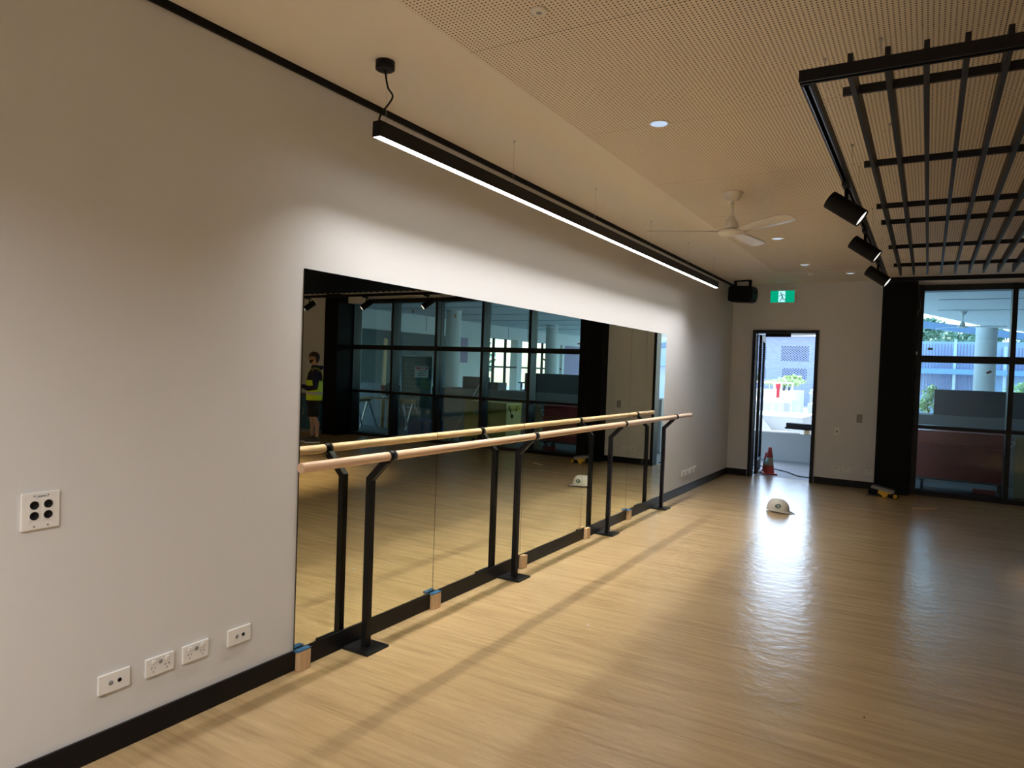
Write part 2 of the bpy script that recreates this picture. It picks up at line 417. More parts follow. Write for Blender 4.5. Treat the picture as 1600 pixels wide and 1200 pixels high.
# ------------------------------------------------------------------ wall plates
def screw(b, x, y, z, r=.003): lathe(b, (x, y, z), [(0, 0), (r, 0), (r, .001), (0, .001)], 10, axis='x')
def gpo(loc_, rz, lab, grp):
    """double power outlet, local +x is out of the wall"""
    t = thing('power_outlet', lab, 'power outlet', loc_, rz, grp)
    b = bm_new(); box(b, 0, .010, -.0575, .0575, -.035, .035, .003); obj('plate', b, 'white', t)
    for s in (-1, 1):
        b = bm_new(); box(b, .0101, .0145, s*.028-.007, s*.028+.007, .013, .026, .001); obj('switch', b, 'white', t)
        b = bm_new()
        for dy, dz, a in ((-.007, -.004, .5), (.007, -.004, -.5), (0, -.018, 0)):
            p = Vector((.0101, s*.028+dy, dz)); d_ = Vector((0, math.sin(a), math.cos(a)))*.0035; e_ = Vector((0, d_.z, -d_.y))*.3
            prism(b, [p-d_-e_, p+d_-e_, p+d_+e_, p-d_+e_], (.0006, 0, 0))
        obj('socket_slots', b, 'text', t)
    b = bm_new(); lathe(b, (.0100, 0, .014), [(0, 0), (.008, 0), (.008, .0015), (0, .0015)], 16, axis='x'); obj('indicator', b, 'grey', t)
    return t
def datap(loc_, rz, lab, grp=None):
    t = thing('data_outlet', lab, 'data outlet', loc_, rz, grp)
    b = bm_new(); box(b, 0, .010, -.0575, .0575, -.035, .035, .003); obj('plate', b, 'white', t)
    b = bm_new(); lathe(b, (.0100, -.014, 0), [(0, 0), (.0085, 0), (.0085, .001), (0, .001)], 20, axis='x'); obj('blank_plug', b, 'grey', t)
    b = bm_new(); lathe(b, (.0100, .018, 0), [(0, 0), (.0075, 0), (.0075, .0012), (0, .0012)], 20, axis='x'); obj('socket_hole', b, 'blackm', t)
    return t
X0 = .0005
g0 = gpo((X0, 1.611, .262), 0, 'white double power outlet low on left wall, nearer of the close pair', 'power outlets low on the left wall')
dup(g0, (X0, 1.764, .262), label='white double power outlet low on left wall, farther of the close pair')
d0 = datap((X0, 1.436, .262), 0, 'white two hole socket plate low on left wall, nearest the camera', 'data outlets low on the left wall')
dup(d0, (X0, 1.971, .262), label='white two hole socket plate low on left wall, closest to the mirrors')
for k, (y, kind) in enumerate(((8.299, 1), (8.456, 0), (8.619, 0), (8.786, 1))):
    src = d0 if kind else g0
    dup(src, (X0, y, .245), label=['first from the barre', 'second from the barre', 'third from the barre', 'last and nearest the corner'][k] and
        'small white outlet low on left wall past the barre, ' + ['closest to the barre', 'second from the barre', 'third from the barre', 'closest to the room corner'][k],
        group='four outlets past the barre')
WF = L-.0185
dup(g0, (1.465, WF, .229), -PI/2, 'white double power outlet low on doorway wall, left of the pair', 'power outlets on the doorway wall')
dup(g0, (1.592, WF, .232), -PI/2, 'white double power outlet low on doorway wall, right of the pair', 'power outlets on the doorway wall')
dup(g0, (1.868, WF, .221), -PI/2, 'white double power outlet against the black column', 'power outlets on the doorway wall')
t = thing('wall_switch', 'white upright switch plate right of the doorway', 'switch', (1.46, WF, .737), -PI/2)
b = bm_new(); box(b, 0, .009, -.035, .035, -.0575, .0575, .003); obj('plate', b, 'white', t)
b = bm_new(); box(b, .0091, .012, -.008, .008, -.012, .012, .001); obj('rocker', b, 'dgrey', t)
t = thing('wall_switch', 'grey upright control plate higher on the wall near the black column', 'switch', (1.726, WF, .929), -PI/2)
b = bm_new(); box(b, 0, .009, -.035, .035, -.0575, .0575, .003); obj('plate', b, 'grey', t)
b = bm_new(); box(b, .0091, .011, -.015, .015, -.02, .02, .001); obj('rocker', b, 'grey', t)
# four-way audio plate
t = thing('audio_plate', 'white square wall plate with four black round audio sockets', 'audio plate', (X0, 1.180, .925))
b = bm_new(); box(b, 0, .009, -.058, .058, -.061, .061, .003); obj('plate', b, 'white', t)
for s in (-1, 1):
    b = bm_new(); box(b, .0091, .0102, s*.021-.0165, s*.021+.0165, -.034, .038, .0005); ins = obj('insert', b, 'white', t)
    for q, dz in enumerate((.020, -.015)):
        b = bm_new(); lathe(b, (.0103, s*.021, dz), [(0, 0), (.0135, 0), (.0135, .0012), (.0108, .0016), (.0105, .0003), (0, .0003)], 24, axis='x')
        o = obj('socket', b, 'blackm', ins)
    for zz in (.050, -.050):
        b = bm_new(); screw(b, .009, s*.021, zz); obj('screw', b, 'grey', t)
b = bm_new(); box(b, .0091, .0096, -.018, .022, .043, .052); obj('paper_label', b, 'signw', t)
b = bm_new(); box(b, .0097, .0099, -.010, .014, .0465, .0485); obj('printed_line', b, 'text', t)

# ------------------------------------------------------------------ linear pendant light
lx0, lx1, ly0, ly1, lz0, lz1 = .347, .392, 2.331, 8.07, 2.442, 2.510
t = thing('linear_pendant_light', 'long black linear pendant with glowing white underside above the mirrors', 'pendant light', (.37, 5.2, lz1))
b = bm_new()
box(b, lx0, lx0+.0035, ly0, ly1, lz0, lz1); box(b, lx1-.0035, lx1, ly0, ly1, lz0, lz1); box(b, lx0, lx1, ly0, ly1, lz1-.003, lz1)
box(b, lx0, lx1, ly0, ly0+.004, lz0, lz1); box(b, lx0, lx1, ly1-.004, ly1, lz0, lz1)
loc(obj('housing', b, 'black', t), t)
b = bm_new(); box(b, lx0+.0036, lx1-.0036, ly0+.0045, ly1-.0045, lz0-.0008, lz0+.004); loc(obj('diffuser', b, 'led', t, 'glowing white diffuser'), t)
b = bm_new(); lathe(b, (.396, 2.345, H), [(0, 0), (.042, 0), (.042, -.034), (.037, -.038), (0, -.038)], 36); loc(obj('ceiling_rose', b, 'black', t, 'round black ceiling rose'), t)
b = bm_new()
cp = [Vector(p) for p in ((.396, 2.345, H-.038), (.402, 2.36, 2.66), (.418, 2.375, 2.625), (.408, 2.365, 2.59), (.385, 2.352, 2.555), (.371, 2.348, 2.53), (.370, 2.346, 2.508))]
sm = []
for i in range(len(cp)-1):
    p0 = cp[max(i-1, 0)]; p1 = cp[i]; p2 = cp[i+1]; p3 = cp[min(i+2, len(cp)-1)]
    for s in range(6):
        q = s/6; sm.append(.5*((2*p1)+(p2-p0)*q+(2*p0-5*p1+4*p2-p3)*q*q+(3*p1-p0-3*p2+p3)*q**3))
sm.append(cp[-1]); tube(b, sm, .0042, 8); loc(obj('power_cord', b, 'blackm', t), t)
for y in (2.39, 3.50, 4.66, 5.84, 6.94, 7.90):
    b = bm_new(); tube(b, [(.370, y, lz1), (.370, y, H-.004)], .0009, 6); lathe(b, (.370, y, H), [(0, 0), (.006, 0), (.004, -.012), (0, -.012)], 12); lathe(b, (.370, y, lz1), [(0, .0), (.005, .0), (.005, .014), (0, .016)], 12)
    loc(obj('suspension_wire', b, 'steel', t), t)

ld = bpy.data.lights.new('led_strip', 'AREA'); ld.shape = 'RECTANGLE'; ld.size = .036; ld.size_y = ly1-ly0-.02; ld.energy = 43; ld.color = (1, .965, .93); ld.spread = math.radians(112)
lo = bpy.data.objects.new('led_strip', ld); C.objects.link(lo); lo.parent = t; lo.location = (0, (ly0+ly1)/2-5.2, lz0-.002-lz1)
# added fill: copy of the fitting, unseen behind the camera, brightens the left wall
fill_pendant = thing('linear_pendant_light', 'unseen black linear pendant added behind the camera to brighten the left wall', 'pendant light', (1.45, -1.35, lz1))
for ch in [c for c in t.children if c.name.startswith(('housing', 'diffuser'))]:
    c_ = ch.copy(); C.objects.link(c_); c_.parent = fill_pendant; c_.scale = (1, .62, 1); c_.location = (-.37, -5.2*.62, -lz1)
fill_lamp = ld.copy(); fill_lamp.energy = 82; fill_lamp.color = (1, .95, .93); fill_lamp.size_y = 3.5; fill_lamp.spread = math.radians(152)
lo2 = bpy.data.objects.new('led_strip', fill_lamp); C.objects.link(lo2); lo2.parent = fill_pendant; lo2.location = (0, 0, lz0-.002-lz1)
b = bm_new(); tube(b, [(0, -1.5, 0), (0, -1.5, H-lz1)], .001, 6); obj('suspension_wire', b, 'steel', fill_pendant)
b = bm_new(); tube(b, [(0, 1.5, 0), (0, 1.5, H-lz1)], .001, 6); obj('suspension_wire', b, 'steel', fill_pendant)

# ------------------------------------------------------------------ ceiling fan
FX, FY = 1.228, 5.146
def fan(loc_, rot, zc, lab, mats='cream', R=.60, grp=None, drop=.20):
    t = thing('ceiling_fan', lab, 'ceiling fan', loc_, 0, grp)
    b = bm_new(); lathe(b, (0, 0, 0), [(0, 0), (.074, 0), (.074, -.004), (.045, -.058), (.030, -.064), (0, -.064)], 36); obj('canopy', b, mats, t)
    z = -drop+.02
    b = bm_new(); tube(b, [(0, 0, -.06), (0, 0, z)], .011, 14); obj('downrod', b, mats, t)
    b = bm_new(); lathe(b, (0, 0, z), [(0, .01), (.016, .008), (.034, -.014), (.046, -.04), (.050, -.07), (.050, -.078)], 36); obj('motor_housing', b, mats, t)
    b = bm_new(); lathe(b, (0, 0, z-.079), [(.047, 0), (.050, -.006), (.0, -.006)], 36); obj('motor_gap', b, 'dgrey', t)
    b = bm_new(); lathe(b, (0, 0, z-.085), [(.060, 0), (.092, -.006), (.098, -.018), (.090, -.032), (.055, -.040), (.03, -.046), (0, -.047)], 40); obj('hub', b, mats, t)
    for k in range(3):
        a = rot+k*2*PI/3; ca, sa = math.cos(a), math.sin(a)
        b = bm_new(); rings = []
        for rr, w, tw in ((.085, .030, -.10), (.13, .044, -.17), (.22, .056, -.20), (.40, .064, -.20), (R-.05, .068, -.20), (R-.015, .055, -.20), (R, .025, -.20)):
            u = Vector((ca, sa, 0)); v = Vector((-sa, ca, 0)); n = Vector((0, 0, 1)); cc = u*rr+Vector((0, 0, z-.10))
            wd = v*math.cos(tw)+n*math.sin(tw); up = n*math.cos(tw)-v*math.sin(tw)
            rings.append([cc-wd*w, cc-wd*w*.6+up*.004, cc+up*.007, cc+wd*w*.6+up*.004, cc+wd*w, cc+wd*w*.6-up*.001, cc+up*.002, cc-wd*w*.6-up*.001])
        loft(b, rings); obj('blade', b, mats, t)
    return t
f1 = fan((FX, FY, H-.003), math.radians(82), 0, 'cream three blade ceiling fan on the perforated ceiling', R=.60)

# ------------------------------------------------------------------ ceiling bits
def downlight(x, y, lab, z=H-.003):
    t = thing('downlight', lab, 'downlight', (x, y, z), 0, 'recessed ceiling downlights')
    b = bm_new(); lathe(b, (0, 0, 0), [(.044, 0), (.054, 0), (.054, -.004), (.050, -.006), (.044, -.003)], 36); obj('bezel', b, 'white', t)
    b = bm_new(); lathe(b, (0, 0, 0), [(0, -.0015), (.0438, -.0015), (.0438, -.003), (0, -.003)], 32); obj('lens', b, 'downl', t, 'lens with bluish glow standing in for reflected daylight')
downlight(1.218, 3.566, 'round downlight nearest the camera, before the ceiling fan')
downlight(1.21, 6.991, 'round downlight just beyond the ceiling fan')
downlight(1.21, 8.71, 'round downlight above the smoke detector, third along the ceiling')
downlight(1.612, 9.6, 'farthest round downlight on the plain ceiling strip near the window wall', H)
t = thing('smoke_detector', 'small white smoke detector on the ceiling in front of the exit sign', 'smoke detector', (1.19, 9.33, H))
b = bm_new(); lathe(b, (0, 0, 0), [(0, 0), (.052, 0), (.052, -.012), (.044, -.018), (.0, -.018)], 32); obj('base', b, 'cream', t)
b = bm_new(); lathe(b, (0, 0, -.0185), [(0, 0), (.034, 0), (.032, -.018), (.020, -.030), (0, -.032)], 32); obj('sensor_head', b, 'white', t)
t = thing('ceiling_sensor', 'flat round cream ceiling sensor at the top edge of the picture', 'sensor', (1.209, 2.258, H-.003))
b = bm_new(); lathe(b, (0, 0, 0), [(.017, -.010), (.03, -.008), (.034, 0), (0, 0), (0, -.004), (.017, -.006)][::-1], 36); obj('bezel', b, 'cream', t)
b = bm_new(); lathe(b, (0, 0, 0), [(0, -.0062), (.0165, -.0062), (.0165, -.009), (0, -.012)], 28); obj('sensor_face', b, 'grey', t, 'darker grey centre')

# speaker on ceiling bracket in the corner
t = thing('wall_speaker', 'black loudspeaker on a bracket in the corner above the doorway', 'speaker', (.25, 9.95, 2.6))
b = bm_new()
outl = [(-.185, -.10), (-.17, -.125), (.10, -.145), (.145, -.13), (.165, -.06), (.165, .03), (.14, .075), (-.16, .09), (-.18, .07)]
prism(b, [(x, -.10, z) for x, z in outl], (0, .2, 0)); 
bmesh.ops.bevel(b, geom=b.edges[:], offset=.008, segments=2, affect='EDGES')
obj('cabinet', b, 'blackm', t)
b = bm_new(); bar(b, (-.12, 0, .075), (-.12, 0, H-2.6-.001), .012, .04); bar(b, (.09, 0, .075), (.09, 0, H-2.6-.001), .012, .04); box(b, -.13, .10, -.03, .03, H-2.6-.012, H-2.6-.0005); obj('bracket', b, 'blackm', t)
b = bm_new(); lathe(b, (.165, 0, -.01), [(0, 0), (.018, 0), (.018, .014), (.008, .016), (.008, .028), (0, .028)], 20, axis='x'); obj('knob', b, 'blackm', t)
t.rotation_euler = (0, 0, math.radians(-10))

# exit sign
t = thing('exit_sign', 'green illuminated running figure exit sign above the doorway', 'exit sign', (.682, L-.03, 2.575))
b = bm_new(); box(b, -.165, .165, -.012, .028, .095, .112, .003); box(b, -.168, .168, -.01, .028, -.082, .094, .004); obj('housing', b, 'white', t)
b = bm_new(); box(b, -.160, .160, -.0125, -.0105, -.075, .088); obj('sign_panel', b, 'exitg', t)
b = bm_new(); box(b, -.052, .038, -.0142, -.0128, -.070, .083); obj('doorway_mark', b, 'exitw', t)
b = bm_new()
def stroke(b, pts, w):
    for i in range(len(pts)-1):
        p = Vector((pts[i][0], 0, pts[i][1])); q = Vector((pts[i+1][0], 0, pts[i+1][1])); d_ = (q-p).normalized(); n_ = Vector((-d_.z, 0, d_.x))*w/2
        pp = [p-n_-d_*w*.3, q-n_+d_*w*.3, q+n_+d_*w*.3, p+n_-d_*w*.3]
        prism(b, [(v.x, -.0152, v.z) for v in pp], (0, .0009, 0))
lathe(b, (-.022, -.0152, .056), [(0, 0), (.010, 0), (.010, .0009), (0, .0009)], 16, axis='y')
stroke(b, [(-.010, .038), (.002, -.005)], .016); stroke(b, [(-.012, .034), (-.030, .018), (-.048, .014)], .008); stroke(b, [(-.008, .038), (.018, .034), (.026, .020)], .008)
stroke(b, [(0, -.005), (-.014, -.03), (-.028, -.058)], .010); stroke(b, [(.002, -.004), (.014, -.035), (.046, -.036)], .010)
obj('running_figure', b, 'exitd', t)

# ------------------------------------------------------------------ ceiling grid and lighting track
GZ0, GZ1 = 2.45, 2.52
t = thing('slatted_ceiling_grid', 'suspended black slatted grid hanging below the perforated ceiling', 'ceiling grid', (4.2, 5.2, GZ0))
GX0, GX1 = 2.185, 6.35
x = 2.229
b0 = bm_new(); box(b0, -.008, .008, 2.54, 7.58, GZ0, GZ1, .0)
slat0 = loc(obj('slat', b0, 'frame', t), t); slat0.location.x += x
while x+.1085 < 6.3:
    x += .1085; s = slat0.copy(); C.objects.link(s); s.parent = t; s.location = slat0.location; s.location.x = x-t.location.x
for y in (2.786, 3.763, 4.704, 5.19, 6.17, 7.14):
    b = bm_new(); box(b, GX0, GX1, y-.007, y+.007, GZ0+.022, GZ1-.018); loc(obj('cross_bar', b, 'frame', t), t)
for (x, y) in ((2.281, 3.034), (2.272, 4.056), (2.29, 5.117), (2.28, 6.6), (4.3, 3.03), (4.3, 5.1), (4.3, 6.9)):
    b = bm_new(); tube(b, [(x+.01, y, GZ1-.02), (x, y, H-.016)], .0012, 6); lathe(b, (x, y, H-.003), [(0, 0), (.007, 0), (.005, -.013), (0, -.013)], 10)
    pts = [Vector((x, y, H-.03))+Vector((-.02-.02*math.cos(a), 0, .006*math.sin(a)-.02+.012*a/3)) for a in [k*.5 for k in range(9)]]; tube(b, pts, .0009, 5)
    loc(obj('suspension_wire', b, 'steel', t), t)

t = thing('lighting_track', 'black rectangular lighting track surrounding the slatted grid', 'lighting track', (4.2, 5.2, 2.45))
TX0, TX1, TY0, TY1 = 2.10, 6.5, 2.50, 7.84
def track(y0, y1, x0, x1):
    b = bm_new()
    if y1-y0 > 1:   # along y
        xm = (x0+x1)/2
        box(b, x0, xm-.008, y0, y1, 2.43, 2.466); box(b, xm+.008, x1, y0, y1, 2.43, 2.466); box(b, x0, x1, y0, y1, 2.458, 2.468)
    else:
        ym = (y0+y1)/2
        box(b, x0, x1, y0, ym-.008, 2.43, 2.466); box(b, x0, x1, ym+.008, y1, 2.43, 2.466); box(b, x0, x1, y0, y1, 2.458, 2.468)
    return b
loc(obj('track_rail', track(TY0+.0201, TY1-.0201, TX0-.018, TX0+.018), 'black', t), t)
loc(obj('track_rail', track(TY0-.018, TY0+.018, TX0-.018, TX1+.018), 'black', t), t)
loc(obj('track_rail', track(TY1-.018, TY1+.018, TX0-.018, TX1+.018), 'black', t), t)
loc(obj('track_rail', track(TY0+.0201, TY1-.0201, TX1-.018, TX1+.018), 'black', t), t)
b = bm_new(); box(b, TX0-.011, TX0-.008, TY0+.03, TY1-.03, 2.4275, 2.4295); box(b, TX0+.008, TX0+.011, TY0+.03, TY1-.03, 2.4275, 2.4295); loc(obj('conductor_strip', b, 'alu', t, 'bright metal strips'), t)
for y in (3.129, 4.334, 4.79, 6.004, 7.269):
    b = bm_new(); tube(b, [(TX0, y, 2.468), (2.072, y, H-.016)], .0011, 6); lathe(b, (2.072, y, H-.003), [(0, 0), (.007, 0), (.005, -.013), (0, -.013)], 10); loc(obj('suspension_wire', b, 'steel', t), t)

def spot(px, py, dvec, lab, power=0):
    """track spotlight, pivot hangs under the track at (px, py)"""
    d_ = Vector(dvec).normalized()
    t = thing('track_spotlight', lab, 'spotlight', (px, py, 2.43), 0, 'black track spotlights')
    b = bm_new(); box(b, -.016, .016, -.05, .05, -.022, -.0005, .003); obj('track_adaptor', b, 'black', t)
    piv = Vector((0, .03, -.10))
    b = bm_new(); tube(b, [(0, .03, -.022), (0, .03, -.115)], .0095, 12); bar(b, (0, .03, -.05), (0, .03, -.125), .03, .008); obj('arm', b, 'black', t)
    c0 = piv+Vector((0, 0, -.022)); R_ = .0455; a, bb = frame_of(d_); b = bm_new(); n = 36
    def ring(s, r): return [c0+d_*s+(a*math.cos(2*PI*k/n)+bb*math.sin(2*PI*k/n))*r for k in range(n)]
    loft(b, [ring(-.095, R_*.96), ring(-.092, R_), ring(.088, R_), ring(.095, R_*.985), ring(.095, R_*.93), ring(.083, R_*.90)])
    hd = obj('lamp_head', b, 'blackm', t)
    b = bm_new(); loft(b, [ring(.085, R_*.895), ring(.088, R_*.895)]); obj('lens', b, 'spotlens', hd, 'glowing lens')
    if power:
        ld = bpy.data.lights.new('spot_lamp', 'SPOT'); ld.energy = power; ld.color = (1, .80, .56); ld.spot_size = math.radians(72); ld.spot_blend = .8; ld.shadow_soft_size = .03
        lo = bpy.data.objects.new('spot_lamp', ld); C.objects.link(lo); lo.parent = t; lo.location = c0+d_*.10
        lo.rotation_euler = d_.to_track_quat('-Z', 'Y').to_euler()
    return t
SP = 200
spot(TX0, 3.86, (.80, -.03, -.58), 'black track spotlight on the left track nearest the camera', SP)
spot(TX0, 5.10, (.80, -.03, -.58), 'black track spotlight in the middle of the left track', SP)
spot(TX0, 6.47, (.80, -.10, -.58), 'black track spotlight on the left track farthest from the camera', SP)
spot(3.63, TY1, (.45, -.62, -.62), 'track spotlight on the far track seen in the mirror, right of the three', SP)
spot(4.78, TY1, (.45, -.62, -.62), 'track spotlight on the far track seen in the mirror, middle of the three', SP)
spot(5.98, TY1, (.45, -.62, -.62), 'track spotlight on the far track seen at the left edge of the mirror', SP)

# ------------------------------------------------------------------ objects on the floor
# hard hat
t = thing('hard_hat', 'off white hard hat lying on the floor in front of the doorway', 'hard hat', (1.165, 7.93, 0), math.radians(-20))
b = bm_new(); rings = []; n = 40
for i in range(11):
    ph = i/10*PI/2*.97
    z = .022+.118*math.sin(ph); s = math.cos(ph)**.75
    rings.append([Vector((.122*s*math.cos(2*PI*k/n), .098*s*math.sin(2*PI*k/n), z+.006*(1 if abs(math.sin(2*PI*k/n)) < .25 else 0)*s)) for k in range(n)])
outer = rings
inner = [[Vector((p.x*.96, p.y*.95, p.z-.004)) for p in r] for r in rings[::-1]]
loft(b, inner[1:]+[[Vector((p.x*.99, p.y*.99, p.z-.006)) for p in outer[0]]]+outer, True); obj('shell', b, 'hat', t)
b = bm_new(); rings = []
for r1, r2, dz in ((.120, .096, 0), (.128, .104, -.006), (1, 1, 0), (.120, .096, -.004)):
    ring = []
    for k in range(n):
        a = 2*PI*k/n; ext = max(0, math.cos(a))**2
        if r1 == 1: p = Vector(((.130+.058*ext)*math.cos(a), (.107+.01*ext)*math.sin(a), .012-.010*ext+.012*abs(math.sin(a))**4))
        else: p = Vector((r1*math.cos(a), r2*math.sin(a), .022+dz))
        ring.append(p)
    rings.append(ring)
rings.append(rings[0]); loft(b, rings, False); obj('brim', b, 'hat', t)
b = bm_new(); rings = [[]]
cc = Vector((.045, -.083, .075))
for k in range(20):
    a = 2*PI*k/20; px, pz = .045+.030*math.cos(a), .074+.024*math.sin(a)
    s = max(.05, 1-((pz-.022)/.118)**2)**.5; s2 = s**.75; v = max(0, 1-(px/(.122*s2))**2)**.5
    rings[0].append(Vector((px, -(.098*s2*v+.0015), pz)))
rings.append([p+Vector((0, -.001, 0)) for p in rings[0]]); loft(b, rings); obj('sticker', b, 'hatlogo', t, 'round dark green printed badge')

# cordless power tool (circular saw / vacuum style body) beside the column
t = thing('cordless_saw', 'yellow and black cordless power tool lying by the black column', 'power tool', (2.08, 9.86, 0), math.radians(-8))
b = bm_new(); prism(b, [(-.02, -.035, .02), (.085, -.035, .012), (.10, -.035, .05), (.05, -.035, .078), (-.05, -.035, .085), (-.07, -.035, .05)], (0, .07, 0)); bmesh.ops.bevel(b, geom=b.edges[:], offset=.008, segments=2, affect='EDGES'); obj('motor_body', b, 'dewalt', t, 'yellow motor body')
b = bm_new(); box(b, -.01, .035, -.045, -.034, .0, .05, .006); box(b, .02, .05, -.05, .03, .03, .06, .006); obj('trim_block', b, 'dewalt', t)
b = bm_new(); box(b, .05, .16, -.04, .04, .0, .052, .012); obj('battery', b, 'blackm', t)
b = bm_new(); lathe(b, (.135, -.041, .030), [(.015, 0), (.024, 0), (.024, -.012), (.015, -.012), (.015, 0)], 20, axis='y'); obj('collar', b, 'dewalt', t)
b = bm_new(); bar(b, (-.14, .0, .115), (.115, .0, .075), .075, .034); obj('saw_base', b, 'grey', t, 'long grey metal shoe')
b = bm_new(); bar(b, (-.12, .0, .140), (.105, .0, .101), .045, .014); obj('shoe_slot', b, 'dgrey', t)
b = bm_new(); lathe(b, (-.13, -.03, .052), [(0, 0), (.045, 0), (.050, .01), (.050, .045), (.0, .05)], 28, axis='y'); obj('blade_guard', b, 'blackm', t)
b = bm_new(); box(b, -.19, -.09, -.05, .05, .0, .016, .005); obj('foot_plate', b, 'dgrey', t)
b = bm_new(); tube(b, [(-.08, .02, .03), (-.03, .02, .075), (.04, .02, .07), (.07, .02, .04)], .014, 10); obj('handle', b, 'rubber', t)
b = bm_new(); bar(b, (2.412, 9.19, .0075), (2.640, 9.33, .0075), .035, .014); tag(obj('timber_strip', b, 'timber'), 'thin pale timber offcut lying flat before the window', 'wood offcut')
for x, y, mt, s, lab in ((.9, 3.62, 'white', .006, 'tiny white scrap lying on the floor between the barre and the open floor'), (2.32, 3.35, 'dgrey', .004, 'dark speck of debris on the floor at the bottom right'), (3.32, 7.55, 'dgrey', .008, 'dark speck of debris near the right edge below the windows')):
    b = bm_new(); bmesh.ops.create_icosphere(b, subdivisions=1, radius=s); bmesh.ops.translate(b, vec=(x, y, s*.6), verts=b.verts[:]); tag(obj('debris_scrap', b, mt), lab, 'debris')
# loose cable hanging on the column + label
b = bm_new(); tube(b, [(2.352, 10.345, 2.67), (2.358, 10.33, 2.52), (2.372, 10.325, 2.40), (2.35, 10.33, 2.34), (2.33, 10.33, 2.2)], .0025, 6); tag(obj('loose_cable', b, 'grey'), 'thin loose cable dangling at the top of the window frame by the column', 'cable')
b = bm_new(); box(b, 2.346, 2.362, 10.350, 10.3601, 1.80, 1.835); tag(obj('door_stop', b, 'white'), 'small white catch on the window frame beside the column', 'catch')
for x, z, a, i, lab in ((2.50, 1.88, 0, 0, 'small grey sticker upper left on the window nearest the column'), (3.14, 1.60, .5, 0, 'tilted grey sticker on the middle pane of the window nearest the column')):
    b = bm_new(); box(b, -.028, .028, 0, .001, -.014, .014); o = obj('glass_sticker', b, 'grey'); o.location = (x, YG-.0025, z); o.rotation_euler = (0, -a, 0); tag(o, lab, 'sticker')
for x, z, lab in ((6.02, 2.45, 'small grey sticker high on the fourth window'), (5.03, 2.36, 'upright grey sticker high on the third window seen in the mirror')):
    b = bm_new(); box(b, -.022, .022, 0, .001, -.03, .03); o = obj('glass_sticker', b, 'grey'); o.location = (x, YG-.0025, z); tag(o, lab, 'sticker')

# blue cabinet behind the person
t = thing('blue_cabinet', 'low dark blue cabinet against the far wall behind the person', 'cabinet', (8.3, 10.15, 0))
b = bm_new(); box(b, -.48, .48, -.24, .24, .07, .74, .004); obj('body', b, 'blue', t)
b = bm_new(); box(b, -.49, .49, -.25, .25, .741, .765, .003); obj('top', b, 'dgrey', t)
for s in (-1, 1):
    b = bm_new(); box(b, min(s*.012, s*.46), max(s*.012, s*.46), -.252, -.241, .09, .72, .002); dd = obj('door', b, 'blue', t)
    b = bm_new(); bar(b, (s*.05, -.262, .35), (s*.05, -.262, .50), .012, .012); obj('handle', b, 'steel', dd)
b = bm_new(); box(b, -.46, .46, -.21, .21, 0, .069); obj('plinth', b, 'grey', t)

